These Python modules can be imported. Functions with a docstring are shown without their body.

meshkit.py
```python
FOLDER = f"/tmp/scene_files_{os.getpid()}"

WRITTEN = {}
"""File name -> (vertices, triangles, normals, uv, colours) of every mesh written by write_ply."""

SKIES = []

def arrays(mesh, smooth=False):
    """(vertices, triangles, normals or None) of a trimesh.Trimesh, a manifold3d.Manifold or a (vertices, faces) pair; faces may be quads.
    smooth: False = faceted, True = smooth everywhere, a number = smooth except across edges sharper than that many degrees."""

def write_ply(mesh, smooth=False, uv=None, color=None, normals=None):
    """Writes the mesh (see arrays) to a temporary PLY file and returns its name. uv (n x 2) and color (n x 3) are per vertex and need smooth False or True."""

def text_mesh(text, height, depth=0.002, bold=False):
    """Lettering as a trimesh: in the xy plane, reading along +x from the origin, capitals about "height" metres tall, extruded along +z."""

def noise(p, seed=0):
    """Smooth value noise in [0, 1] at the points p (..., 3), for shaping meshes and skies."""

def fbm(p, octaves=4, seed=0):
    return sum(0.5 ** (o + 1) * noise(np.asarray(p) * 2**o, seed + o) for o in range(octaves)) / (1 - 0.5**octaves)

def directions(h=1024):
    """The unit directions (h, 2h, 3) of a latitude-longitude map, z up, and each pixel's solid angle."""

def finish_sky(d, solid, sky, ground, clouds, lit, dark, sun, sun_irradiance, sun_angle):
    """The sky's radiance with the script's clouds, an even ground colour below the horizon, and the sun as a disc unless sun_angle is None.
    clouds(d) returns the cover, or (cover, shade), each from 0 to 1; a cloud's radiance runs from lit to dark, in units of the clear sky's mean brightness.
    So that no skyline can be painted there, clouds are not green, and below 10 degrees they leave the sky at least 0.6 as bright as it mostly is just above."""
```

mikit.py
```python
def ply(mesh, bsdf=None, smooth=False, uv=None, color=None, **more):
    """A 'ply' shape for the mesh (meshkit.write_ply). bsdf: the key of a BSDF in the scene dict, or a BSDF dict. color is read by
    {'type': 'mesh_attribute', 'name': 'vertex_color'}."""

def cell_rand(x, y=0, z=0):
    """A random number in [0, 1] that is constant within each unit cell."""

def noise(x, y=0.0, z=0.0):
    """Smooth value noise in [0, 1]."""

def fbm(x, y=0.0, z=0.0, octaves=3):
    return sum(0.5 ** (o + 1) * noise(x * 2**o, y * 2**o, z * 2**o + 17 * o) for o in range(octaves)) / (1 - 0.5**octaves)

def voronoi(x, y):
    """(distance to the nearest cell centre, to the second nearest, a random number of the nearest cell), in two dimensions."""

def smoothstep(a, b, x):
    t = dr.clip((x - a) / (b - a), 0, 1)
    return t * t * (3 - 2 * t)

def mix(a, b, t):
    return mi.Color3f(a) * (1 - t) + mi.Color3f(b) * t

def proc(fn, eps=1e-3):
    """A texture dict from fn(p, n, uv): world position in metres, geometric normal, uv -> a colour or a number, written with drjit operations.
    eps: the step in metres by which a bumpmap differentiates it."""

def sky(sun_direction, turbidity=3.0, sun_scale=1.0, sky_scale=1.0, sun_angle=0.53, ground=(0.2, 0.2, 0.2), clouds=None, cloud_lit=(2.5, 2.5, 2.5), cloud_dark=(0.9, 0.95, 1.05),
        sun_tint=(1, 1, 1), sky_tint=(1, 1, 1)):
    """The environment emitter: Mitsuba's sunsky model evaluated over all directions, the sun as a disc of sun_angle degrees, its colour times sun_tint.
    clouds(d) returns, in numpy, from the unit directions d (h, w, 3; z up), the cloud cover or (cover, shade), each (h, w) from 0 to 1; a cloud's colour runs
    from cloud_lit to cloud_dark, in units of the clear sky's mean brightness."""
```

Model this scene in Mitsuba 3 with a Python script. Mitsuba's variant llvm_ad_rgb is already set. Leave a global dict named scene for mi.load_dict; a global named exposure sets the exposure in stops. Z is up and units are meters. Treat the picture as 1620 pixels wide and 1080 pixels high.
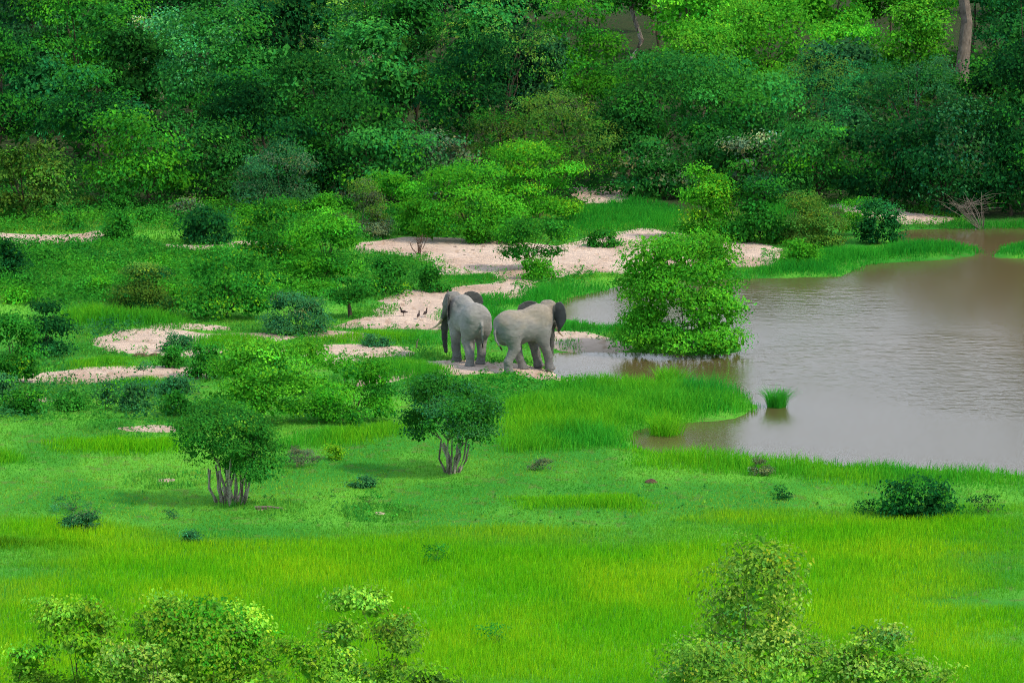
import math
import numpy as np
import trimesh
import shapely
from shapely.geometry import Polygon
import drjit as dr
import mitsuba as mi
import mikit
import meshkit

T = mi.ScalarTransform4f
scene, labels = {}, {}

# ------------------------------------------------------------------ camera, sky, exposure
CAM_H, FOC = 30.0, 7110.0            # metres above the pond, focal length in pixels of a 1620 px wide frame
PITCH = math.atan(1105.0 / FOC)
FWD = np.array([0, math.cos(PITCH), -math.sin(PITCH)])
UPV = np.array([0, math.sin(PITCH), math.cos(PITCH)])
CAM = np.array([0, 0, CAM_H])
scene['camera'] = {'type': 'perspective', 'fov': math.degrees(2 * math.atan(810 / FOC)), 'fov_axis': 'x', 'near_clip': 1.0, 'far_clip': 6000.0,
                   'to_world': T().look_at(origin=CAM.tolist(), target=(CAM + FWD).tolist(), up=[0, 0, 1])}


def cloud_cover(d):
    """broken overcast: thicker and greyer overhead, thin and bright towards the horizon"""
    q = d / (np.abs(d[..., 2:]) + 0.25)
    n = meshkit.fbm(q * 1.3 + 5.0, 5, 3)
    t = np.clip((d[..., 2] - 0.25) / 0.6, 0, 1)
    return np.maximum(0.75 + 0.25 * np.clip((n - 0.35) * 3, 0, 1), 1 - d[..., 2] * 1.2), np.clip((meshkit.fbm(q * 2.1, 4, 9) - 0.35) * 1.1, 0, 0.5) + 0.5 * t * t * (3 - 2 * t)


scene['sky'] = mikit.sky((0.95, -0.55, 1.15), turbidity=4, sun_scale=1.45, sun_angle=5, clouds=cloud_cover, cloud_lit=(7.2, 7.9, 9.1), cloud_dark=(3.5, 3.9, 4.6), ground=(0.06, 0.12, 0.03))
exposure = 0.62


# ------------------------------------------------------------------ helpers
def ray(px, py):
    px, py = np.asarray(px, float), np.asarray(py, float)
    u, v = (px - 810) / FOC, (py - 540) / FOC
    return FWD + u[..., None] * np.array([1.0, 0, 0]) - v[..., None] * UPV


def G(px, py, z=0.0):
    """the point of the level z that stands at a place of the map (read from the photograph)"""
    d = ray(px, py)
    t = (z - CAM_H) / d[..., 2]
    return CAM + d * t[..., None]


def at_depth(px, py, Y):
    d = ray(px, py)
    return CAM + d * (Y / d[..., 1])[..., None]


def ppm(Y):
    return FOC / (Y * math.cos(PITCH) + CAM_H * math.sin(PITCH))


def sproj(P):
    q = np.asarray(P, float) - CAM
    dep = q @ FWD
    return np.stack([810 + FOC * q[..., 0] / dep, 540 - FOC * (q @ UPV) / dep], -1)


def zone(pts, wob=0.0, seed=0):
    g = G(np.array([p[0] for p in pts], float), np.array([p[1] for p in pts], float))[:, :2]
    return Polygon(g).buffer(0)


def sdist(poly, x, y):
    """signed distance, positive inside"""
    shapely.prepare(poly)
    pts = shapely.points(np.ravel(x), np.ravel(y))
    d = shapely.distance(poly.boundary, pts)
    return np.where(shapely.contains_xy(poly, np.ravel(x), np.ravel(y)), d, -d).reshape(np.shape(x))


def n2(x, y, s, seed=0, octaves=3):
    return meshkit.fbm(np.stack([np.asarray(x) * s, np.asarray(y) * s, np.zeros_like(x) + seed * 7.3], -1), octaves, seed)


def tube(points, radii, sides=6, cap=True):
    p = np.asarray(points, float)
    r = np.broadcast_to(np.asarray(radii, float), (len(p),))
    t = np.gradient(p, axis=0)
    t /= np.linalg.norm(t, axis=1, keepdims=True) + 1e-12
    a = np.cross(t, np.where(np.abs(t[:, 2:]) < 0.9, [0, 0, 1.0], [1.0, 0, 0]))
    a /= np.linalg.norm(a, axis=1, keepdims=True) + 1e-12
    b, ang = np.cross(t, a), np.arange(sides) * 2 * np.pi / sides
    v = p[:, None] + r[:, None, None] * (np.cos(ang)[None, :, None] * a[:, None] + np.sin(ang)[None, :, None] * b[:, None])
    i, j = np.meshgrid(np.arange(len(p) - 1), np.arange(sides), indexing='ij')
    q = np.stack([i * sides + j, i * sides + (j + 1) % sides, (i + 1) * sides + (j + 1) % sides, (i + 1) * sides + j], -1).reshape(-1, 4)
    f = np.vstack([q[:, [0, 1, 2]], q[:, [0, 2, 3]]])
    v = v.reshape(-1, 3)
    if cap:
        n = len(v)
        v = np.vstack([v, p[:1], p[-1:]])
        k = np.arange(sides)
        e = (len(p) - 1) * sides
        f = np.vstack([f, np.stack([np.full(sides, n), (k + 1) % sides, k], -1), np.stack([np.full(sides, n + 1), e + k, e + (k + 1) % sides], -1)])
    return v, f


def join(parts):
    vs, fs, n = [], [], 0
    for v, f in parts:
        vs.append(v)
        fs.append(np.asarray(f) + n)
        n += len(v)
    return np.vstack(vs), np.vstack(fs)


used = {}


def key(name, parent=None):
    base = (parent + '__' if parent else '') + name
    n = used.get(base, -1) + 1
    used[base] = n
    return base if n == 0 else f'{base}_{n:03d}'


def put(k, mesh, bsdf, smooth=False, color=None):
    scene[k] = mikit.ply(mesh, bsdf, smooth=smooth, color=color)


def unit(v):
    return v / (np.linalg.norm(v, axis=-1, keepdims=True) + 1e-12)


# ------------------------------------------------------------------ materials
noise, fbm, sst, mix = mikit.noise, mikit.fbm, mikit.smoothstep, mikit.mix


def ground_colour(p, n, uv):
    a = fbm(p.x * 0.35, p.y * 0.16, 0.0, 4)
    b = fbm(p.x * 3.0, p.y * 2.0, 3.0, 3)
    g = mix((0.03, 0.21, 0.022), (0.09, 0.33, 0.03), sst(0.3, 0.7, a))
    g = mix(g, (0.10, 0.12, 0.04), sst(0.60, 0.78, b) * 0.5)
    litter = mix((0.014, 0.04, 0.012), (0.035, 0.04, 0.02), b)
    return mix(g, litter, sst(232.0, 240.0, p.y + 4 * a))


def sand_colour(p, n, uv):
    a = fbm(p.x * 0.5, p.y * 0.22, 1.0, 4)
    b = fbm(p.x * 4.0, p.y * 1.2, 5.0, 3)
    c = mix((0.33, 0.255, 0.21), (0.44, 0.365, 0.315), sst(0.25, 0.7, a))
    return mix(c, (0.27, 0.19, 0.13), sst(0.62, 0.82, b) * 0.55)


def rough(col, r=0.9, spec=0.2):
    return {'type': 'principled', 'base_color': col, 'roughness': r, 'specular': spec}


VC = {'type': 'mesh_attribute', 'name': 'vertex_color'}
scene['m_ground'] = {'type': 'twosided', 'b': rough(mikit.proc(ground_colour), 1.0, 0.1)}
scene['m_sand'] = {'type': 'twosided', 'b': {'type': 'bumpmap', 'arbitrary': mikit.proc(lambda p, n, uv: fbm(p.x * 2.0, p.y * 1.5, 0.0, 4), 0.02), 'scale': 0.10, 'b': rough(mikit.proc(sand_colour), 1.0, 0.1)}}
scene['m_leaf'] = {'type': 'principledthin', 'base_color': VC, 'roughness': 0.5, 'diff_trans': 0.36, 'spec_trans': 0.0, 'eta': 1.35}
scene['m_blade'] = {'type': 'principledthin', 'base_color': VC, 'roughness': 0.6, 'diff_trans': 0.9, 'spec_trans': 0.0, 'eta': 1.3}
scene['m_bark'] = {'type': 'twosided', 'b': rough(mikit.proc(lambda p, n, uv: mix((0.06, 0.045, 0.032), (0.17, 0.14, 0.11), fbm(p.x * 9, p.y * 9, p.z * 2.5, 3))), 0.95, 0.1)}
scene['m_pale_bark'] = {'type': 'twosided', 'b': rough(mikit.proc(lambda p, n, uv: mix((0.14, 0.12, 0.11), (0.44, 0.40, 0.37), sst(0.3, 0.7, fbm(p.x * 11, p.y * 11, p.z * 2.2, 3)))), 0.95, 0.1)}
scene['m_dead'] = {'type': 'twosided', 'b': rough(mikit.proc(lambda p, n, uv: mix((0.11, 0.095, 0.08), (0.27, 0.24, 0.21), fbm(p.x * 8, p.y * 8, p.z * 3, 2))), 0.95, 0.1)}
scene['m_dry_wood'] = {'type': 'twosided', 'b': rough(mikit.proc(lambda p, n, uv: mix((0.07, 0.045, 0.035), (0.16, 0.11, 0.085), fbm(p.x * 8, p.y * 8, p.z * 3, 2))), 0.95, 0.1)}


RUF = [G(1370.0, 560.0), G(1250.0, 470.0), G(1560.0, 600.0)]


def ripple(p, n, uv):
    w = mi.Float(0.0)
    for c, (rx, ry) in zip(RUF, ((6.5, 9.0), (4.5, 6.0), (7.0, 7.0))):
        w = w + dr.exp(-dr.square((p.x - float(c[0])) / rx) - dr.square((p.y - float(c[1])) / ry))
    w = sst(0.25, 0.85, w + 0.9 * (fbm(p.x * 0.25 + 3.0, p.y * 0.16, 2.0, 3) - 0.5))
    a = fbm(p.x * 1.3, p.y * 2.3, 0.0, 3) + 0.30 * noise(p.x * 6.0, p.y * 9.0, 4.0)
    return a * (0.10 + 0.90 * w)


def mud(p, n, uv):
    a = fbm(p.x * 0.08, p.y * 0.05, 8.0, 3)
    return mix((0.112, 0.094, 0.042), (0.158, 0.120, 0.058), sst(0.3, 0.7, a))


scene['m_water'] = {'type': 'twosided', 'b': {'type': 'bumpmap', 'arbitrary': mikit.proc(ripple, 0.03), 'scale': 0.021,
                    'b': {'type': 'roughplastic', 'diffuse_reflectance': mikit.proc(mud), 'alpha': 0.02, 'int_ior': 1.45, 'distribution': 'ggx'}}}

# ------------------------------------------------------------------ ground, sand and water
POND = zone([(876, 552), (930, 549), (1000, 552), (1100, 556), (1172, 553), (1178, 545), (1150, 530), (1090, 520), (1010, 512), (960, 512), (900, 500), (884, 486), (890, 468), (960, 452), (1010, 440), (1180, 436), (1330, 432),
             (1372, 412), (1500, 405), (1546, 398), (1540, 386), (1470, 384), (1425, 378), (1408, 368), (1440, 358), (1520, 356), (1640, 354), (1800, 356), (2000, 420), (2100, 560), (2000, 700), (1800, 752), (1640, 748), (1560, 742), (1430, 735), (1330, 731), (1240, 726),
             (1150, 722), (1090, 716), (1040, 712), (1005, 700), (1000, 676), (1050, 664), (1110, 660), (1175, 654), (1196, 640), (1186, 622), (1100, 612), (1040, 606), (960, 600), (900, 596), (872, 590)])
SPIT = zone([(1568, 402), (1600, 404), (1700, 404), (1800, 392), (1700, 380), (1590, 384)])
POND = POND.difference(SPIT)
POND_S = POND.buffer(0.25).buffer(-0.25)


def ground_z(x, y):
    x, y = np.asarray(x, float), np.asarray(y, float)
    z = 0.22 * (n2(x, y, 0.12, 1) - 0.5) + 0.10 * (n2(x, y, 0.6, 2) - 0.5)
    hill = 28.4 * np.clip(1 - y / 120.0, 0, 3) ** 1.1
    near = (x > -20) & (x < 60) & (y > 140) & (y < 265)
    d = np.full(x.shape, -99.0)
    if near.any():
        d[near] = sdist(POND_S, x[near], y[near]) + 0.7 * (n2(x[near], y[near], 0.8, 5) - 0.5)
    bank = np.clip((d + 1.6) / 1.6, 0, 1)
    z = z * (1 - bank) + bank * 0.0
    z -= 0.16 * np.clip((d + 1.2) / 1.2, 0, 1) + 0.5 * np.clip(d / 1.5, 0, 1)
    return z + np.minimum(hill, 29.0)


def axis(lo, a, b, hi, step, grow=1.25):
    inner = list(np.arange(a, b + step / 2, step))
    s, up = step, []
    v = b
    while v < hi:
        s *= grow
        v += s
        up.append(v)
    s, dn = step, []
    v = a
    while v > lo:
        s *= grow
        v -= s
        dn.append(v)
    return np.array(dn[::-1] + inner + up)


gx = axis(-2500, -46, 52, 2500, 0.6)
gy = axis(-600, 100, 268, 4000, 0.6)
GX, GY = np.meshgrid(gx, gy)
GZ = ground_z(GX, GY)


def grid_mesh(X, Y, Z, keep=None):
    h, w = X.shape
    i, j = np.meshgrid(np.arange(h - 1), np.arange(w - 1), indexing='ij')
    q = np.stack([i * w + j, i * w + j + 1, (i + 1) * w + j + 1, (i + 1) * w + j], -1)
    if keep is not None:
        q = q[keep]
    q = q.reshape(-1, 4)
    v = np.stack([X, Y, Z], -1).reshape(-1, 3)
    f = np.vstack([q[:, [0, 1, 2]], q[:, [0, 2, 3]]])
    ids, inv = np.unique(f, return_inverse=True)
    return v[ids], inv.reshape(-1, 3)


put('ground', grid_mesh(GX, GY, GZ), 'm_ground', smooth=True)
labels['ground'] = {'label': 'green flood plain and hillside around the pond', 'category': 'ground', 'kind': 'structure'}

WATER_Z = -0.17
b = POND.bounds
wx, wy = np.arange(b[0] - 2, b[2] + 2, 0.9), np.arange(b[1] - 2, b[3] + 2, 0.9)
WX, WY = np.meshgrid(wx, wy)
wd = sdist(POND, WX, WY) > -1.5
put('water', grid_mesh(WX, WY, np.full_like(WX, WATER_Z), wd[:-1, :-1] | wd[1:, 1:] | wd[1:, :-1] | wd[:-1, 1:]), 'm_water', smooth=True)
labels['water'] = {'label': 'muddy brown pond with rippled pale reflections', 'category': 'water', 'kind': 'structure'}

SAND_PX = [
    ([(560, 384), (640, 372), (720, 374), (800, 380), (880, 386), (955, 368), (1020, 362), (1085, 370), (1110, 382), (1205, 380), (1240, 392), (1228, 420), (1150, 424), (1080, 424), (1000, 434), (940, 432), (880, 440), (845, 448), (825, 470), (770, 476), (745, 500), (720, 522), (640, 522), (525, 518), (560, 506), (600, 498), (600, 476), (640, 460), (690, 462), (740, 452), (800, 444), (770, 434), (700, 436), (680, 414), (600, 402), (562, 402)], 'pale pinkish bare sand flat stretching behind the two elephants'),
    ([(-20, 369), (80, 371), (168, 365), (176, 381), (80, 389), (-20, 389)], 'narrow strip of bare sand at far left below the forest'),
    ([(235, 383), (300, 387), (395, 377), (470, 384), (470, 396), (380, 398), (300, 397), (245, 390)], 'bare sand strip beside the dark glossy shrub'),
    ([(160, 522), (250, 518), (340, 526), (430, 527), (480, 533), (430, 543), (330, 547), (240, 544), (160, 540)], 'thin flat sand strip among small shrubs left of centre, upper one'),
    ([(235, 513), (300, 511), (370, 517), (360, 523), (300, 521), (240, 520)], 'small sand strip in front of the dark tufted shrub'),
    ([(150, 543), (230, 540), (310, 546), (370, 556), (300, 565), (220, 560), (150, 556)], 'thin flat sand strip among small shrubs left of centre, lower one'),
    ([(490, 524), (560, 524), (610, 531), (590, 540), (520, 538), (485, 533)], 'thin sand strip beside the blue grey low shrub'),
    ([(440, 548), (560, 543), (655, 548), (650, 563), (560, 568), (450, 560)], 'sand patch left of the elephants behind the bright green bush'),
    ([(500, 567), (560, 565), (580, 573), (520, 578)], 'small sand patch just left of the grass by the elephants feet'),
    ([(20, 590), (130, 583), (230, 580), (335, 582), (335, 600), (220, 605), (110, 606), (30, 605)], 'long sand strip on the left beneath the short green tussocks'),
    ([(868, 524), (930, 524), (970, 536), (1000, 548), (960, 552), (900, 552), (868, 548)], 'sand spit reaching into the pond right of the elephants'),
    ([(660, 572), (740, 566), (820, 576), (930, 588), (930, 598), (860, 600), (780, 590), (700, 590), (640, 600), (560, 612), (560, 600), (620, 590)], 'trodden sandy track under the elephants'),
    ([(905, 296), (1010, 296), (1010, 312), (990, 322), (920, 322)], 'brown sand clearing under the forest edge'),
    ([(1300, 326), (1350, 318), (1420, 328), (1500, 344), (1495, 354), (1430, 355), (1400, 350), (1340, 340)], 'reddish sandy bank at the far end of the pond'),
    ([(175, 676), (230, 672), (295, 676), (280, 684), (200, 684)], 'small bare patch left of the lawn bushes'),
    ([(0, 625), (60, 622), (90, 632), (40, 640), (0, 640)], 'small bare patch at the left edge among blue green herbs'),
    ([(250, 757), (272, 755), (282, 759), (262, 763), (248, 761)], 'tiny bare earth spot in the lawn'),
    ([(590, 810), (606, 808), (614, 812), (600, 816)], 'tiny bare earth spot in the middle of the lawn'),
    ([(400, 805), (424, 803), (432, 806), (408, 809)], 'tiny bare earth spot near the pale stemmed bush'),
]
SANDS = []
for k_, (pts, lab) in enumerate(SAND_PX):
    poly = zone(pts)
    SANDS.append(poly)
    b = poly.bounds
    m_ = 0.8
    X, Y = np.meshgrid(np.arange(b[0] - m_, b[2] + m_, 0.3), np.arange(b[1] - m_, b[3] + m_, 0.3))
    d = sdist(poly, X, Y) + 2.6 * (n2(X, Y, 0.45, 21 + k_, 5) - 0.5) * min(1.0, 0.15 + poly.area / 40)
    Z = ground_z(X, Y) + np.clip(d * 0.12, -0.10, 0.045) + 0.02 * (n2(X, Y, 1.1, 4) - 0.5)
    cell = np.maximum(np.maximum(d[:-1, :-1], d[1:, 1:]), np.maximum(d[1:, :-1], d[:-1, 1:])) > -0.6
    k = key('sand')
    put(k, grid_mesh(X, Y, Z, cell), 'm_sand', smooth=True)
    labels[k] = {'label': lab, 'category': 'sand', 'kind': 'structure'}
SAND_ALL = shapely.union_all(SANDS)

# ------------------------------------------------------------------ vegetation tools
TONE = {'dark': (0.015, 0.125, 0.030), 'mid': (0.035, 0.25, 0.026), 'bright': (0.075, 0.41, 0.024), 'lime': (0.18, 0.50, 0.022), 'olive': (0.095, 0.25, 0.035),
        'blue': (0.045, 0.22, 0.075), 'grey': (0.13, 0.21, 0.105), 'tip': (0.30, 0.53, 0.09), 'deep': (0.034, 0.215, 0.026), 'fresh': (0.20, 0.48, 0.04), 'wood': (0.027, 0.18, 0.030), 'glow': (0.10, 0.45, 0.03), 'black': (0.010, 0.08, 0.022), 'pale': (0.19, 0.45, 0.05), 'yellow': (0.26, 0.55, 0.012)}


def leaf_quads(pos, nrm, axis_, length, width, fold=0.12):
    s = np.cross(nrm, axis_)
    l, w = length[:, None], width[:, None]
    a = pos - axis_ * l * 0.5
    c = pos + axis_ * l * 0.5 - nrm * l * 0.12
    m = pos - axis_ * l * 0.05 + nrm * l * fold
    v = np.stack([a, m + s * w * 0.5, c, m - s * w * 0.5], 1).reshape(-1, 3)
    i = np.arange(len(pos))[:, None] * 4
    return v, np.vstack([i + [0, 1, 2], i + [0, 2, 3]])


def shade(rng, tone, n, spread=0.16):
    c = np.array(TONE[tone] if isinstance(tone, str) else tone)
    v = np.exp(rng.normal(0, spread, (n, 1)))
    warm = rng.normal(0, spread * 1.2, (n, 1))
    return np.clip(c * v * np.exp(warm * np.array([1.4, 0.25, -0.6])), 0.003, 0.8)


_core = trimesh.creation.icosphere(1)
CORE_V, CORE_F = np.array(_core.vertices), np.array(_core.faces)


def crown(rng, base, H, W, cb, tone, n_leaves, leaf, style='round', tone2=None, mixp=0.25, depth=0.8, nc=None, core=0.8):
    """leaf quads, their colours and the cluster centres of a crown standing on base"""
    rx, ry, rz = W / 2, W / 2 * depth, H * (1 - cb) / 2
    c0 = base + np.array([0, 0, H * (1 + cb) / 2])
    nc = nc or int(np.clip(11 + W * H * 0.30, 12, 34))
    cl = []
    ph = rng.uniform(0, 2 * np.pi, 3)
    while len(cl) < nc:
        zt = rng.random() ** (0.9 if style != 'dome' else 0.75)
        th = rng.uniform(0, 2 * np.pi)
        if math.sin(th) > 0.3 and rng.random() < 0.5:
            continue
        if style == 'layered':
            zt = np.clip((math.floor(zt * 4.0) + 0.75 + rng.normal(0, 0.12)) / 4.0, 0.05, 1)
        if style == 'cone':
            R = 1.05 - 0.92 * zt ** 1.2
        elif zt > 0.4:
            R = math.sqrt(max(0.02, 1 - ((zt - 0.4) / 0.66) ** 2))
        else:
            R = (0.80 if cb < 0.2 else 0.62) + (0.2 if cb < 0.2 else 0.38) * math.sin(zt / 0.4 * math.pi / 2)
        R *= 0.88 + 0.16 * math.sin(2 * th + ph[0] + 3 * zt) + 0.10 * math.sin(5 * th + ph[1] - 4 * zt)
        r = R * (rng.uniform(0.35, 1.0) ** 0.5)
        cl.append((r * math.cos(th), r * math.sin(th), (zt * 2 - 1) * 0.98))
    cl = np.array(cl)
    C = c0 + cl * [rx * 0.90, ry * 0.90, rz * 0.90]
    rc = np.sqrt(W * min(W, H * (1 - cb) * 1.3)) * np.exp(rng.normal(math.log(0.21), 0.28, nc)) * (14 / nc) ** 0.25
    rc = np.minimum(rc, 0.32 * W)
    if style in ('cone', 'airy'):
        rc *= 0.72
    C[:, :2] = base[:2] + (C[:, :2] - base[:2]) * np.minimum(1, np.maximum(0.2, 1 - 0.72 * rc / np.array([[rx], [ry]]).min()) / np.maximum(1e-6, np.linalg.norm((C[:, :2] - base[:2]) / [rx, ry], axis=1)))[:, None]
    flat = {'layered': 0.46, 'round': 0.72, 'dome': 0.6, 'cone': 0.9, 'airy': 0.7}[style]
    if cb < 0.2 and style != 'airy':      # foliage down to the ground
        m_ = max(4, nc // 5)
        th = np.linspace(np.pi, 2 * np.pi, m_) + rng.normal(0, 0.25, m_)
        skirt = np.stack([0.66 * rx * np.cos(th), 0.66 * ry * np.sin(th), np.full(m_, 0.09 * H) + rng.uniform(0, 0.08 * H, m_)], -1) + base + [0, 0, cb * H]
        C = np.vstack([C, skirt])
        rc = np.concatenate([rc, np.full(m_, 0.17 * W)])
        nc += m_
    per = 13
    ns = max(nc, n_leaves // per)
    w_ = rc ** 2 / (rc ** 2).sum()
    big = int(ns * 2.6)
    ci = rng.choice(nc, big, p=w_)
    u = unit(rng.normal(size=(big, 3)))
    u[:, 2] = np.where((u[:, 2] < -0.1) & (rng.random(big) < 0.78), -u[:, 2], u[:, 2])
    u[:, 1] = np.where((u[:, 1] > 0.1) & (rng.random(big) < 0.40), -u[:, 1], u[:, 1])
    rad = rc[ci, None] * rng.uniform(0.70, 1.04, (big, 1))
    sp = C[ci] + u * rad * np.array([1, 1, flat])
    dd = np.linalg.norm((sp[:, None] - C[None]) / np.array([1, 1, flat]), axis=-1) / rc[None]
    dd[np.arange(big), ci] = 9
    inner = np.clip(0.9 - dd.min(1), 0, 1) * 3 + np.clip((C[ci, 1] + u[:, 1] * rc[ci] - base[1]) / max(ry, 0.1), 0, 1) * 0.5 + rng.random(big) * 0.6
    sel = np.argsort(inner)[:ns]
    ci, u, sp = ci[sel], u[sel], sp[sel]
    out = unit(C[ci] - c0 + 1e-6)
    scol = shade(rng, tone, ns, 0.15) * np.exp(rng.normal(0, 0.26, nc))[ci, None]
    if tone2:
        pick = rng.random(nc)[ci] * 0.6 + rng.random(ns) * 0.4 < mixp
        scol[pick] = shade(rng, tone2, pick.sum(), 0.15)
    si = np.repeat(np.arange(ns), per)
    n = len(si)
    size = leaf * (2.0 if style != 'airy' else 1.7)
    pos = sp[si] + np.clip(rng.normal(size=(n, 3)), -1.7, 1.7) * size * np.array([1, 1, 0.42])
    su = unit(u[si] * 0.7 + out[ci][si] * 0.5)
    nrm = unit(su * 0.9 + np.array([0, 0, 0.45]) + 0.30 * rng.normal(size=(n, 3)))
    ax = su * np.array([1, 1, 0.2]) + np.array([0, 0, -0.55]) + 0.7 * rng.normal(size=(n, 3))
    ax = unit(ax - nrm * (ax * nrm).sum(1, keepdims=True))
    L = leaf * 0.82 * np.exp(rng.normal(0, 0.22, n))
    v, f = leaf_quads(pos, nrm, ax, L, L * rng.uniform(0.55, 0.78, n))
    col = np.repeat(scol[si] * np.exp(rng.normal(0, 0.10, (n, 1))), 4, 0)
    if core:                     # the inner leaves, broad and dense
        nb = int(56 * core)
        cj = np.repeat(np.arange(len(rc)), nb)
        m2 = len(cj)
        q = unit(rng.normal(size=(m2, 3))) * (rng.uniform(0.15, 0.84, (m2, 1)) ** 0.6)
        bp = C[cj] + q * rc[cj, None] * np.array([1, 1, flat])
        bn = unit(q * 0.8 + np.array([0, -0.15, 0.45]) + 0.55 * rng.normal(size=(m2, 3)))
        ba = rng.normal(size=(m2, 3))
        ba = unit(ba - bn * (ba * bn).sum(1, keepdims=True))
        BL = np.minimum(0.52 * rc[cj], leaf * 1.9) * rng.uniform(0.7, 1.3, m2)
        v2, f2 = leaf_quads(bp, bn, ba, BL, BL * 0.7)
        ctone = shade(rng, tone, m2, 0.12) * 0.9
        f = np.vstack([f, f2 + len(v)])
        v = np.vstack([v, v2])
        col = np.vstack([col, np.repeat(ctone, 4, 0)])
        gz = ground_z(v[:, 0], v[:, 1]) + 0.03
        v[:, 2] = np.maximum(v[:, 2], gz)
    return (v, f), col, C, sp


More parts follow.
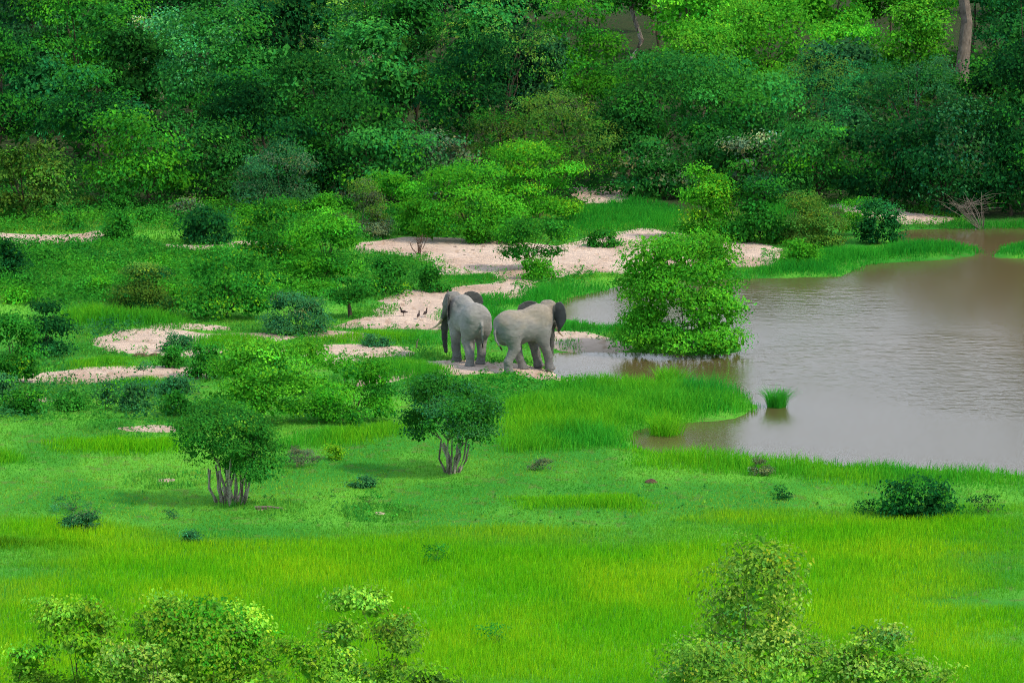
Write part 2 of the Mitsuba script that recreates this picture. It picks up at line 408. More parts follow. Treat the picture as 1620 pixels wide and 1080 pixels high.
def limbs(rng, base, H, W, cb, C, r0, nmax=12, stems=1, spread=0.25, sides=6, sp=None, twigs=0, rtw=0.012, splay=0.4):
    parts, forks = [], []
    foot = base + [0, 0, -0.15]
    for s in range(stems):
        a = rng.uniform(0, 2 * np.pi)
        off = np.array([math.cos(a), math.sin(a), 0]) * (W * spread * rng.uniform(0.3, 1.0) if stems > 1 else W * 0.05)
        st = foot + off * (0.16 if stems < 9 else splay)
        top = base + off + [0, 0, H * max(cb, 0.1) * rng.uniform(1.0, 1.25)]
        mid = (st + top) / 2 + rng.normal(0, 0.035 * H, 3) * [1, 1, 0.2]
        r = r0 * (1 if stems == 1 else rng.uniform(0.35, 0.6))
        parts.append(tube([st, st + (mid - st) * 0.4 + [0, 0, 0.05], mid, top], [r * 1.35, r * 1.0, r * 0.85, r * 0.7], sides))
        forks.append((top, r * 0.65))
    order = rng.permutation(len(C))[:nmax]
    for i in order:
        d = [np.linalg.norm(C[i] - t) for t, _ in forks[:max(stems, 1)]]
        t, r = forks[int(np.argmin(d))]
        m = t * 0.5 + C[i] * 0.5 + np.array([0, 0, 0.06 * H]) + rng.normal(0, 0.04 * W, 3)
        parts.append(tube([t, m, C[i]], [r * 0.8, r * 0.5, r * 0.22], max(4, sides - 2), cap=False))
    if twigs and sp is not None:
        for i in rng.choice(len(sp), min(twigs, len(sp)), replace=False):
            c = C[np.argmin(((C - sp[i]) ** 2).sum(1))]
            e = sp[i] + (sp[i] - c) * rng.uniform(0.0, 0.35)
            parts.append(tube([c, (c + e) / 2 + rng.normal(0, 0.05, 3), e], [rtw, rtw * 0.8, rtw * 0.4], 3, cap=False))
    v, f = join(parts)
    v[:, 2] = np.maximum(v[:, 2], ground_z(v[:, 0], v[:, 1]) - 0.2)
    return v, f


TRIS = [0]


def plant(kind, cx, top, base, w, tone, label, cat='shrub', style='round', cb=0.1, leaf=0.14, cover=2.4, tone2=None, mixp=0.25, bark='m_bark', stems=1, r0=None, group=None, seed=None, Y=None, depth=0.8, twigs=0, nmax=12, spread=0.25, splay=0.4, nc=None, trunk_name=None, rtw=0.012, cap=12000, core=None):
    """a tree or shrub: its place on the ground, its width and its height in the photograph's scale"""
    sd = seed if seed is not None else int(cx * 7 + base * 13 + w * 3) & 0xFFFF
    rng = np.random.default_rng(sd)
    if Y is None:
        P = G(float(cx), float(base))
    else:
        P = at_depth(float(cx), float(base), Y)
    z = float(ground_z(P[:1], P[1:2])[0])
    s = ppm(P[1])
    W = w / s
    topz = at_depth(float(cx), float(top), P[1])[2]
    P[2] = z
    H = topz - z
    hw = (base - top) * (1 - cb) * w * 0.8 / s / s if Y is None else H * (1 - cb) * W * 0.8
    if cat == 'tree':
        tone = np.array(TONE[tone]) * np.exp(rng.normal(-0.02, 0.34))
    n = int(np.clip(cover * 1.25 * hw / (leaf * leaf * 0.33), 250, cap))
    k = key(kind)
    mesh, col, C, sp = crown(rng, P, H, W, cb, tone, n, leaf, style, tone2, mixp, depth, nc, (0.0 if style == 'airy' and hw < 4 else 0.78) if core is None else core)
    cn = 'crown' if cat == 'tree' else 'foliage'
    put(k + '__' + cn, mesh, 'm_leaf', color=col)
    tm = limbs(rng, P, H, W, cb, C, r0 or 0.009 * H + 0.006 * W, nmax, stems, spread, sp=sp, twigs=twigs, rtw=rtw, splay=splay)
    put(k + '__' + (trunk_name or ('trunk' if cat == 'tree' else 'stems')), tm, bark, smooth=True)
    labels[k] = {'label': label, 'category': cat}
    if group:
        labels[k]['group'] = group
    TRIS[0] += len(mesh[1]) + len(tm[1])
    return k


# ------------------------------------------------------------------ the forest behind the pond
FOREST = [
    # kind, cx, top, base, w, tone, label, options
    ('forest_tree', 120, -60, 250, 250, 'mid', 'tall yellow green tree at upper left with a thin pale trunk showing', dict(tone2='bright', mixp=0.55, nc=22, style='layered', cb=0.25)),
    ('forest_tree', 5, 40, 290, 150, 'dark', 'dark green tree cut by the left edge, halfway up', dict(tone2='mid')),
    ('forest_tree', 150, 110, 300, 150, 'dark', 'dark tree below the tall yellow green tree at upper left', dict(tone2='mid')),
    ('forest_tree', 335, 15, 270, 190, 'wood', 'dark green rounded broadleaf tree left of the upper middle', dict(tone2='mid', mixp=0.4, cb=0.2)),
    ('forest_tree', 395, 100, 300, 140, 'dark', 'dark green tree leaning against the rounded broadleaf tree', dict(tone2='mid')),
    ('forest_tree', 232, 5, 200, 110, 'grey', 'grey olive thin leaved tree behind the upper left trees', dict(style='airy', cb=0.2, twigs=60)),
    ('forest_tree', 225, 185, 328, 175, 'bright', 'yellow green layered tree standing at the left forest edge', dict(tone2='mid', mixp=0.5, style='layered', cb=0.15)),
    ('forest_tree', 45, 228, 348, 125, 'olive', 'olive yellow bushy tree at the lower left of the forest edge', dict(tone2='bright', mixp=0.3)),
    ('forest_tree', 330, 205, 318, 130, 'wood', 'green tree with yellowish tufts at the left of the forest edge', dict(tone2='glow', mixp=0.15)),
    ('forest_tree', 515, 95, 300, 150, 'wood', 'mid green tree with a domed top in the left middle of the forest', dict(style='dome', cb=0.12)),
    ('forest_tree', 570, 160, 315, 170, 'wood', 'spreading mid green tree stepping down to the right of the domed tree', dict(style='dome')),
    ('forest_tree', 470, 185, 318, 130, 'dark', 'dark green tree in front of the domed tree', dict(tone2='mid')),
    ('forest_tree', 440, 238, 335, 140, 'blue', 'dull blue green fine leaved bush at the forest foot', dict(tone2='grey', mixp=0.35, leaf=0.12)),
    ('forest_tree', 605, 205, 325, 140, 'wood', 'small mid green tree left of the dark hollow in the forest', dict(tone2='bright', mixp=0.2)),
    ('forest_tree', 470, -70, 190, 190, 'olive', 'pale yellow green treetop at the upper edge left of the middle', dict(tone2='pale', mixp=0.4, cb=0.2)),
    ('forest_tree', 600, -60, 220, 200, 'blue', 'tall blue green tree at the upper edge, left of the middle', dict(tone2='mid', mixp=0.5, cb=0.2)),
    ('forest_tree', 655, 60, 250, 110, 'wood', 'light green tree with hanging clumps beside the dark hollow', dict(tone2='olive', mixp=0.3)),
    ('forest_tree', 620, 90, 240, 110, 'grey', 'greyish olive thin crowned tree in mid forest', dict(tone2='olive', style='airy', twigs=50)),
    ('forest_tree', 790, -20, 255, 220, 'olive', 'large dull green fine leaved tree at the upper middle', dict(tone2='mid', mixp=0.5, leaf=0.13, cb=0.12)),
    ('forest_tree', 735, 60, 270, 150, 'dark', 'dark tree beside the large dull green tree', dict(tone2='mid')),
    ('forest_tree', 895, 152, 305, 205, 'olive', 'broad olive green rounded tree in the middle of the forest edge', dict(tone2='bright', mixp=0.3, style='dome', cb=0.15, leaf=0.13)),
    ('forest_tree', 790, 185, 310, 120, 'olive', 'dull green tree left of the broad olive green tree', dict(tone2='mid', leaf=0.12)),
    ('forest_tree', 690, 212, 318, 120, 'grey', 'grey twiggy bush in front of the dark hollow', dict(tone2='blue', mixp=0.5, style='airy', twigs=90, bark='m_dead')),
    ('forest_tree', 920, -10, 190, 140, 'bright', 'medium bright green tree left of the forked trunk', dict(tone2='mid', mixp=0.5, cb=0.15)),
    ('forest_tree', 1050, 92, 290, 245, 'wood', 'wide flat layered tree right of the upper middle', dict(tone2='mid', mixp=0.35, style='layered', cb=0.25)),
    ('forest_tree', 1040, 228, 312, 145, 'wood', 'grey green tree at the forest edge beside the brown clearing', dict(tone2='grey', mixp=0.3)),
    ('forest_tree', 1180, 102, 290, 190, 'wood', 'rounded green tree between the layered tree and the dull trees', dict(tone2='mid', mixp=0.4)),
    ('forest_tree', 1105, 35, 200, 130, 'glow', 'pale lime tree in the lit rear forest, left one', dict(tone2='bright', mixp=0.4)),
    ('forest_tree', 1215, 0, 190, 170, 'bright', 'big bright green tree in the lit rear forest', dict(tone2='glow', mixp=0.45)),
    ('forest_tree', 1340, 15, 175, 140, 'bright', 'loose bright tree above the dead pale shrubs', dict(tone2='glow', mixp=0.35, style='layered')),
    ('forest_tree', 1448, -5, 180, 110, 'bright', 'yellow green tree just left of the thick pale trunk', dict(tone2='glow', mixp=0.5)),
    ('forest_tree', 1300, 112, 280, 210, 'dark', 'dull dark fine leaved tree below the dead pale shrubs', dict(tone2='olive', mixp=0.3, leaf=0.12)),
    ('forest_tree', 1430, 108, 285, 230, 'dark', 'dark spreading tree below the yellow green tree', dict(tone2='blue', mixp=0.4, leaf=0.13)),
    ('forest_tree', 1200, 222, 312, 130, 'grey', 'grey twigged thin tree behind the waterside shrubs', dict(tone2='mid', mixp=0.4, style='airy', twigs=120, bark='m_dead')),
    ('forest_tree', 1290, 198, 318, 165, 'wood', 'fresh green layered tree at the forest edge above the sandy bank', dict(tone2='bright', mixp=0.3, style='layered', cb=0.12)),
    ('forest_tree', 1150, 210, 305, 130, 'wood', 'green tree behind the tall bright waterside shrub', dict(tone2='bright', mixp=0.2)),
    ('forest_tree', 1400, 205, 325, 150, 'dark', 'dark tree above the reddish sandy bank', dict(tone2='mid', mixp=0.3)),
    ('forest_tree', 1500, 175, 335, 190, 'dark', 'dark blue green tree hanging over the far end of the pond', dict(tone2='blue', mixp=0.3)),
    ('forest_tree', 1622, -90, 300, 165, 'black', 'very dark tall tree filling the upper right corner', dict(tone2='dark', mixp=0.3, cb=0.05, cover=3.0)),
    ('forest_tree', 1600, 170, 340, 150, 'dark', 'dark tree at the right edge beside the pond', dict(tone2='mid', mixp=0.3)),
    ('forest_tree', 1572, -30, 105, 140, 'dark', 'dark tree just behind and right of the thick pale trunk', {}),
    ('forest_tree', 1462, -50, 100, 110, 'bright', 'bright tree just behind and left of the thick pale trunk', {}),
    ('forest_tree', 1475, 108, 168, 105, 'wood', 'small dark tree at the foot of the thick pale trunk, left of it', {}),
    ('forest_tree', 1575, 100, 172, 115, 'dark', 'small dark tree at the foot of the thick pale trunk, right of it', {}),
    ('forest_tree', 990, 150, 300, 110, 'wood', 'slim stemmed green tree at the edge of the brown clearing', dict(cb=0.35)),
]
OPT0 = dict(cat='tree', core=0.36, tone2='mid', mixp=0.35, nc=15, leaf=0.22, cover=2.5, cap=6500, r0=0.11, nmax=7)
for f_ in FOREST:
    plant(*f_[:7], **{**OPT0, 'cb': 0.30 if f_[3] <= 302 else 0.1, 'group': 'trees of the forest edge', **f_[7]})

# the tree with a forked pale brown trunk and the tree with the thick pale trunk
plant('forest_tree', 990, -190, 108, 170, 'mid', 'tall tree with a forked pale brown trunk at the top middle', cat='tree', cb=0.30, leaf=0.2, bark='m_pale_bark', r0=0.24, nmax=10, tone2='olive', cover=1.6, seed=5)
plant('forest_tree', 1520, -230, 146, 190, 'dark', 'tall tree with a thick pale grey trunk at upper right', cat='tree', cb=0.60, leaf=0.2, bark='m_dead', r0=0.50, nmax=8, cover=1.6, seed=11)
# rear trees: they close the forest and go on above and beside the frame
LOOKS = {'wood': 'deep green', 'dark': 'very dark', 'blue': 'blue green', 'bright': 'bright green', 'glow': 'yellow green', 'mid': 'plain green'}
rr = np.random.default_rng(77)
REAR = []
for row, (yb, n_, hpx) in enumerate([(262, 9, 190), (205, 11, 230), (150, 13, 220), (95, 15, 200), (40, 15, 170)]):
    for i in range(n_):
        REAR.append((-60 + (i + rr.uniform(0.2, 0.8)) * 1740 / n_, yb + rr.uniform(-18, 18), hpx * rr.uniform(0.8, 1.15), rr.uniform(120, 185), row))
for cx, yb, hp, w, row in REAR:
    if (abs(cx - 990) < 95 and 100 < yb < 230) or (abs(cx - 1520) < 75 and 112 < yb < 230):
        continue
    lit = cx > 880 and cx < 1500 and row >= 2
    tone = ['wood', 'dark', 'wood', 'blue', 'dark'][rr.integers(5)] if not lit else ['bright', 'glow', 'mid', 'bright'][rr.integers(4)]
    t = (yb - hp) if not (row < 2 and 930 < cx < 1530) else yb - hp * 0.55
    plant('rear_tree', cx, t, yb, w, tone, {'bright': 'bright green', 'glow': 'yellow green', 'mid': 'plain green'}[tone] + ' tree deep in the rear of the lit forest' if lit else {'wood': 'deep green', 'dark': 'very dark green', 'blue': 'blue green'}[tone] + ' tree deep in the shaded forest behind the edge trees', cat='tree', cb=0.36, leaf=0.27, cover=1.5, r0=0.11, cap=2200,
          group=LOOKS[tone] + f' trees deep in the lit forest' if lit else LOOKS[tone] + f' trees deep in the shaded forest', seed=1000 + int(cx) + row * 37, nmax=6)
for cx, yb, w, hp in [(-130, 320, 190, 300), (-210, 420, 180, 260), (1720, 330, 200, 340), (1830, 300, 220, 300), (1700, 230, 200, 300), (-180, 240, 200, 300), (1900, 360, 200, 260)]:
    plant('side_tree', cx, yb - hp, yb, w, 'mid', 'green tree beside the clearing, outside the picture', cat='tree', leaf=0.34, cover=1.0, cap=2000, r0=0.13, group='trees beside the clearing')

# ------------------------------------------------------------------ shrubs of the clearing
DROOP = dict(style='layered', cb=0.06)
SHRUBS = [
    ('shrub', 1115, 262, 380, 88, 'bright', 'tall bright green shrub at the far shore, beside darker shrubs', dict(tone2='lime', mixp=0.3, leaf=0.15)),
    ('shrub', 1202, 288, 382, 112, 'mid', 'dark green broad leaved shrub second from left on the far shore', dict(tone2='dark', leaf=0.17)),
    ('shrub', 1285, 314, 388, 108, 'olive', 'olive green round shrub third from left on the far shore', dict(tone2='mid', leaf=0.12)),
    ('shrub', 1392, 318, 384, 72, 'dark', 'compact dark green bush at the pond inlet on the right', dict(tone2='mid', leaf=0.13, cover=3)),
    ('shrub', 1350, 308, 372, 46, 'bright', 'thin yellow green sapling beside the compact dark bush', dict(leaf=0.13, style='airy', twigs=30)),
    ('shrub', 1268, 380, 418, 72, 'bright', 'low bright round bush on the grassy bank', dict(leaf=0.12, cover=3)),
    ('shrub', 740, 266, 378, 180, 'bright', 'large fresh green shrub behind the sand flat, left of the tallest', dict(tone2='mid', mixp=0.3, **DROOP)),
    ('shrub', 785, 332, 382, 110, 'bright', 'low bright shrub at the foot of the large fresh green shrub', DROOP),
    ('shrub', 848, 234, 352, 165, 'bright', 'tallest bright green shrub with drooping leaves behind the sand flat', dict(tone2='lime', mixp=0.3, **DROOP)),
    ('shrub', 620, 276, 340, 105, 'bright', 'rounded fresh green shrub at the forest foot, left of the large shrub', DROOP),
    ('shrub', 665, 320, 368, 80, 'bright', 'small green shrub between two larger ones behind the sand', DROOP),
    ('shrub', 575, 296, 374, 96, 'grey', 'olive grey cone shaped shrub at the left end of the sand flat', dict(tone2='olive', mixp=0.5, style='cone', leaf=0.10, twigs=80, bark='m_dead')),
    ('shrub', 328, 326, 385, 84, 'dark', 'dark glossy shrub beside the bare sand strip', dict(leaf=0.16, cover=2.8)),
    ('shrub', 186, 340, 382, 56, 'mid', 'small green shrub at the end of the left sand strip', {}),
    ('shrub', 432, 322, 415, 118, 'mid', 'loose green shrub left of the big bright shrub', dict(tone2='lime', mixp=0.25)),
    ('shrub', 512, 345, 442, 130, 'bright', 'big bright green shrub with layered sprays left of the sand flat', dict(tone2='mid', mixp=0.45, **DROOP)),
    ('shrub', 360, 396, 502, 150, 'mid', 'dark shrub with yellow green tufts in the left middle', dict(tone2='lime', mixp=0.2, cb=0.08)),
    ('shrub', 228, 420, 497, 122, 'olive', 'olive flat topped shrub left of the dark tufted shrub', dict(tone2='dark', mixp=0.35, style='layered', leaf=0.11)),
    ('shrub', 470, 470, 528, 108, 'blue', 'blue grey low shrub on the sand left of the elephants', dict(tone2='grey', mixp=0.35, leaf=0.10, cover=2.8)),
    ('shrub', 556, 440, 502, 88, 'mid', 'small umbrella shaped tree on the sand with a dark trunk', dict(style='layered', cb=0.3, leaf=0.11, r0=0.12)),
    ('shrub', 612, 414, 467, 62, 'mid', 'round bush at the edge of the sand with a yellowish top', dict(tone2='lime', mixp=0.25)),
    ('shrub', 845, 350, 428, 128, 'mid', 'wide shrub casting shade on the sand in the centre', dict(style='layered', cb=0.2, tone2='bright', leaf=0.12)),
    ('shrub', 20, 488, 608, 84, 'mid', 'tall yellow tipped shrub at the left edge', dict(tone2='lime', mixp=0.3)),
    ('shrub', 76, 478, 562, 72, 'dark', 'dark shrub beside the yellow tipped shrub at the left edge', dict(tone2='mid')),
    ('shrub', 12, 380, 445, 60, 'dark', 'dark shrub at the left edge below the sand strip', dict(tone2='mid')),
    ('shrub', 1078, 372, 552, 215, 'glow', 'big leafy shrub standing at the water on the spit', dict(tone2='bright', mixp=0.5, leaf=0.13, cover=5.0, cb=0.0, nc=46, style='dome', core=1.5, cap=15000, spread=0.12, twigs=40, bark='m_pale_bark', stems=4)),
    ('shrub', 412, 542, 668, 185, 'glow', 'large bright shrub with feathery sprays behind the left lawn bush', dict(tone2='mid', mixp=0.25, leaf=0.12, nc=34, **DROOP)),
    ('shrub', 556, 574, 664, 155, 'bright', 'wide feathery shrub right of the large bright shrub', dict(tone2='mid', mixp=0.45, leaf=0.12, **DROOP)),
    ('shrub', 480, 542, 622, 80, 'glow', 'feathery shrub rising behind the two feathery shrubs', dict(leaf=0.12, **DROOP)),
    ('lawn_bush', 365, 645, 796, 170, 'deep', 'round bush with many pale stems on the lawn, left one', dict(tone2='fresh', mixp=0.15, cb=0.30, leaf=0.10, bark='m_pale_bark', stems=18, spread=0.26, splay=0.62, r0=0.11, style='round', cover=4.2, nc=19, nmax=14, depth=0.95)),
    ('lawn_bush', 712, 598, 747, 166, 'deep', 'dark round bush with a splayed pale trunk on the lawn, right one', dict(tone2='blue', mixp=0.3, cb=0.30, leaf=0.10, bark='m_pale_bark', stems=12, spread=0.20, splay=0.38, r0=0.12, style='round', cover=4.0, nc=20, nmax=12, depth=0.95)),
    ('shrub', 1452, 764, 814, 138, 'dark', 'low dark green leafy bush on the lawn at right', dict(tone2='mid', mixp=0.35, leaf=0.13, cover=2.6)),
    ('shrub', 1562, 782, 814, 60, 'dark', 'sparse small plant right of the low dark bush', dict(style='airy', leaf=0.09, cover=0.9, twigs=20)),
    ('shrub', 1372, 795, 812, 40, 'dark', 'little leafy plant left of the low dark bush', dict(style='airy', leaf=0.09, cover=1.2)),
    ('shrub', 270, 526, 556, 30, 'blue', 'small rounded blue green plant on the sand, left of a twin', dict(leaf=0.09)),
    ('shrub', 293, 528, 554, 26, 'blue', 'small rounded blue green plant on the sand, right of a twin', dict(leaf=0.09)),
    ('shrub', 275, 553, 582, 40, 'mid', 'small fresh plant below the blue green twins', dict(leaf=0.09)),
    ('shrub', 325, 548, 598, 60, 'mid', 'loose green plant left of the large feathery shrub', dict(leaf=0.11, tone2='blue')),
    ('shrub', 228, 575, 598, 20, 'blue', 'tiny thin sapling on the long sand strip', dict(leaf=0.08, style='airy', cb=0.4)),
    ('shrub', 852, 410, 442, 56, 'bright', 'small bright bush in front of the wide shaded shrub', dict(leaf=0.11)),
    ('shrub', 690, 424, 462, 56, 'mid', 'low bush at the tip of the herb strip on the sand', dict(leaf=0.11)),
    ('shrub', 1062, 372, 386, 42, 'mid', 'low plant on the sand behind the big waterside shrub', dict(leaf=0.10)),
    ('shrub', 130, 812, 838, 66, 'blue', 'low grey green weed clump on the lawn at left', dict(leaf=0.07, tone2='grey')),
    ('shrub', 300, 842, 860, 34, 'blue', 'small dark weed clump on the lawn edge', dict(leaf=0.07)),
    ('shrub', 572, 754, 770, 48, 'blue', 'dark weed clump in the middle of the lawn', dict(leaf=0.07, tone2='grey')),
    ('shrub', 480, 706, 736, 70, 'grey', 'dry grey low bush right of the pale stemmed bush', dict(leaf=0.06, style='airy', twigs=90, bark='m_dead', cover=1.5)),
    ('shrub', 530, 706, 726, 26, 'lime', 'small yellow green plant behind the lawn', dict(leaf=0.08)),
    ('shrub', 858, 726, 742, 40, 'grey', 'small grey weed clump right of the dark round bush', dict(leaf=0.06, style='airy', twigs=30)),
    ('shrub', 275, 806, 820, 34, 'blue', 'thin weed clump below the pale stemmed bush', dict(leaf=0.06, style='airy', cover=1.2)),
    ('shrub', 110, 788, 808, 90, 'blue', 'sparse weeds above the grey green weed clump', dict(leaf=0.06, style='airy', cover=0.9)),
    ('shrub', 1238, 766, 788, 24, 'dark', 'single little sapling on the lawn right of centre', dict(leaf=0.08, style='airy')),
    ('shrub', 1208, 728, 750, 42, 'grey', 'dull grey tuft in the shore grass', dict(leaf=0.06, style='airy', twigs=40)),
    ('shrub', 585, 776, 796, 60, 'mid', 'sparse sapling below the dark weed clump', dict(leaf=0.07, style='airy', cover=0.8)),
    ('shrub', 782, 990, 1022, 56, 'mid', 'thin leafy weed in the meadow, bottom middle', dict(leaf=0.08, style='airy', cover=0.9)),
    ('shrub', 690, 862, 894, 50, 'mid', 'weed with leafy stalks in the meadow', dict(leaf=0.08, style='airy', cover=0.9)),
    ('shrub', 712, 503, 520, 26, 'bright', 'tiny plant beside the tusk of the left elephant', dict(leaf=0.08)),
    ('shrub', 955, 366, 390, 60, 'mid', 'low green bush where the sand begins, behind the waterside shrub', dict(leaf=0.11)),
    ('shrub', 595, 530, 548, 50, 'blue', 'low blue green herb on the sand left of the elephants', dict(leaf=0.08)),
]
for f_ in SHRUBS:
    plant(*f_[:7], **{**dict(leaf=0.14, cover=3.0, cb=0.02), **f_[7]})

ORD = ['first', 'second', 'third', 'fourth', 'fifth', 'sixth', 'seventh', 'eighth', 'ninth', 'tenth', 'eleventh', 'twelfth', 'thirteenth', 'fourteenth', 'fifteenth']
LOOK = {'mid': 'green', 'bright': 'bright green', 'blue': 'blue green', 'olive': 'olive green', 'grey': 'greyish'}
rng = np.random.default_rng(55)
for n_, (x0, x1), (y0, y1), (w0, w1), (h0, h1), tones, where, grp, leaf, cov, cap in [
        (15, (-10, 520), (395, 482), (35, 75), (16, 34), ['mid', 'bright', 'bright', 'mid', 'mid'], 'in the left herb cover', 'low shrubs in the left herb cover', 0.13, 2.6, 2400),
        (9, (-5, 290), (615, 668), (30, 70), (20, 44), ['mid', 'mid', 'blue'], 'just above the left lawn', 'low shrubs above the lawn at left', 0.11, 2.0, 2400),
        (14, (-5, 680), (325, 372), (30, 80), (16, 36), ['mid', 'olive', 'bright', 'grey'], 'at the forest foot', 'low shrubs at the forest foot', 0.13, 2.2, 2000)]:
    rows = sorted((rng.uniform(x0, x1), rng.uniform(y0, y1), rng.uniform(w0, w1), rng.uniform(h0, h1), tones[rng.integers(len(tones))]) for _ in range(n_))
    for i, (cx, by, w, hp, tone) in enumerate(rows):
        plant('low_shrub', cx, by - hp, by, w, tone, f'low {LOOK[tone]} shrub {where}, {ORD[i]} from the left', leaf=leaf, cover=cov, cap=cap, group=grp, tone2='bright', mixp=0.2, seed=500 + int(cx) + int(by))

# hillside bushes close to the camera, at the bottom of the picture
HILL = [
    ('hillside_bush', 120, 938, 1290, 200, 'fresh', 'light green bush at the bottom left corner', 90, dict(tone2='lime', mixp=0.35, style='airy', twigs=110)),
    ('hillside_bush', 225, 985, 1290, 130, 'pale', 'dry greyish bush between the two green ones at bottom left', 88, dict(tone2='tip', mixp=0.45, style='airy', twigs=140, bark='m_dead')),
    ('hillside_bush', 318, 942, 1290, 240, 'fresh', 'dense bright green bush at bottom left with bare twigs', 90, dict(tone2='bright', mixp=0.4, twigs=60, bark='m_dead', cover=3.2, core=1.0)),
    ('hillside_bush', 585, 934, 1290, 190, 'pale', 'pale leaved loose bush with bare branches, bottom left of the middle', 89, dict(tone2='fresh', mixp=0.4, style='airy', twigs=150, bark='m_dead')),
    ('hillside_bush', 470, 1010, 1290, 170, 'fresh', 'low yellow green bush in front of the pale leaved bush', 86, dict(tone2='lime', mixp=0.45, style='airy', twigs=80, bark='m_dead')),
    ('hillside_bush', 690, 1055, 1290, 120, 'olive', 'small bush top at the bottom edge, right of the pale leaved bush', 86, dict(tone2='lime', mixp=0.4, style='airy', twigs=60)),
    ('hillside_bush', 1195, 858, 1340, 400, 'pale', 'cone shaped flowering bush with pale leaf tips at the bottom right', 88, dict(tone2='tip', mixp=0.45, style='cone', cb=0.1, cover=3.2, twigs=170, bark='m_dead', nc=60)),
    ('hillside_bush', 1390, 985, 1290, 170, 'pale', 'small olive bush right of the cone shaped bush', 87, dict(tone2='tip', mixp=0.4, style='airy', twigs=140, bark='m_dead')),
    ('hillside_bush', 1110, 1030, 1290, 170, 'pale', 'low olive bush left of the cone shaped bush', 86, dict(tone2='tip', mixp=0.4, style='airy', twigs=80, bark='m_dead')),
    ('hillside_bush', 1500, 1050, 1290, 100, 'pale', 'pale bush tip at the bottom edge towards the right corner', 86, dict(style='airy', twigs=40, bark='m_dead')),
]
for f_ in HILL:
    plant(*f_[:7], **{**dict(leaf=0.10, cover=2.4, cb=0.35, Y=f_[7], stems=4, r0=0.05, depth=0.9, rtw=0.010, nc=34, core=0.5), **f_[8]})


# ------------------------------------------------------------------ dead wood
def dead_bush(name, px, py, hpx, wpx, n, label, cat, mat, seed, r=0.02, lean=0.0):
    rng = np.random.default_rng(seed)
    P = G(float(px), float(py))
    P[2] = ground_z(P[:1], P[1:2])[0]
    s = ppm(P[1])
    H, W = hpx / s, wpx / s
    k = key(name)
    for i in range(n):
        a = rng.uniform(0, 2 * np.pi)
        tip = P + np.array([math.cos(a) * W * 0.5 * rng.uniform(0.2, 1) + lean * W, math.sin(a) * W * 0.3, H * rng.uniform(0.6, 1.0)])
        st = P + rng.normal(0, 0.05, 3) * [1, 1, 0] + [0, 0, -0.1]
        mid = st * 0.5 + tip * 0.5 + rng.normal(0, 0.06 * H, 3)
        parts = [tube([st, mid, tip], [r, r * 0.75, r * 0.3], 5)]
        for j in range(3):
            t = rng.uniform(0.35, 0.8)
            q = mid + (tip - mid) * t
            e = q + np.array([rng.normal(0, 0.16 * W), rng.normal(0, 0.1 * W), rng.uniform(0.02, 0.25) * H])
            parts.append(tube([q, (q + e) / 2 + rng.normal(0, 0.03, 3), e], [r * 0.5, r * 0.35, r * 0.15], 4))
        put(key('branch', k), join(parts), mat, smooth=True)
    labels[k] = {'label': label, 'category': cat}


dead_bush('dead_shrub', 663, 402, 34, 34, 9, 'bare brown dead shrub standing on the sand flat', 'dead shrub', 'm_dry_wood', 3, 0.028)
dead_bush('dead_shrub', 1362, 126, 55, 60, 10, 'bleached dead shrub in the lit rear forest, right one', 'dead shrub', 'm_dead', 4, 0.045)
dead_bush('dead_shrub', 1326, 124, 36, 40, 9, 'bleached dead shrub in the lit rear forest, left one', 'dead shrub', 'm_dead', 6, 0.04)
dead_bush('dead_shrub', 1555, 357, 58, 110, 20, 'grey dead branches hanging over the far end of the pond', 'dead shrub', 'm_dead', 8, 0.022, -0.2)
dead_bush('dead_shrub', 345, 16, 40, 60, 9, 'bleached bare branches at the top left of the forest', 'dead shrub', 'm_dead', 9, 0.05)
dead_bush('dead_shrub', 160, 330, 30, 60, 8, 'dry grey stalks at the left forest foot', 'dead shrub', 'm_dead', 12, 0.02)
P0, P1 = G(355.0, 332.0), G(440.0, 330.0)
arc = [P0 * (1 - t) + P1 * t + np.array([0, 0, 0.62 * math.sin(math.pi * min(1, t * 1.05)) + 0.05]) for t in np.linspace(0, 1, 9)]
put('fallen_branch', tube(arc, np.linspace(0.035, 0.015, 9), 6), 'm_dead', smooth=True)
labels['fallen_branch'] = {'label': 'pale arching dead branch in the grass at the forest foot', 'category': 'branch'}
P0 = G(1078.0, 384.0)
for nm, px, py, dx, lab in [('fallen_log', 1135, 372, 12, 'short dark log between the waterside shrubs'), ('fallen_log', 425, 806, 22, 'thin pale stick lying on the lawn')]:
    P = G(np.array([px - dx, px + dx], float), np.array([py, py + 1.0], float))
    P[:, 2] = ground_z(P[:, 0], P[:, 1]) + 0.05
    k = key(nm)
    put(k, tube([P[0], P.mean(0) + [0, 0, 0.04], P[1]], [0.06, 0.05, 0.03], 7), 'm_dead' if py > 500 else 'm_dry_wood', smooth=True)
    labels[k] = {'label': lab, 'category': 'log'}


def lump(name, px, py, wpx, hpx, label, cat, seed, mat='m_dry_wood'):
    P = G(float(px), float(py))
    P[2] = ground_z(P[:1], P[1:2])[0]
    s = ppm(P[1])
    m = trimesh.creation.icosphere(3)
    v = np.array(m.vertices)
    v *= 1 + 0.5 * (meshkit.fbm(v * 1.7 + seed, 3, seed)[:, None] - 0.5)
    v = v * [wpx / s / 2, wpx / s / 2.6, hpx / s] + P
    k = key(name)
    put(k, (v, m.faces), mat, smooth=True)
    labels[k] = {'label': label, 'category': cat}


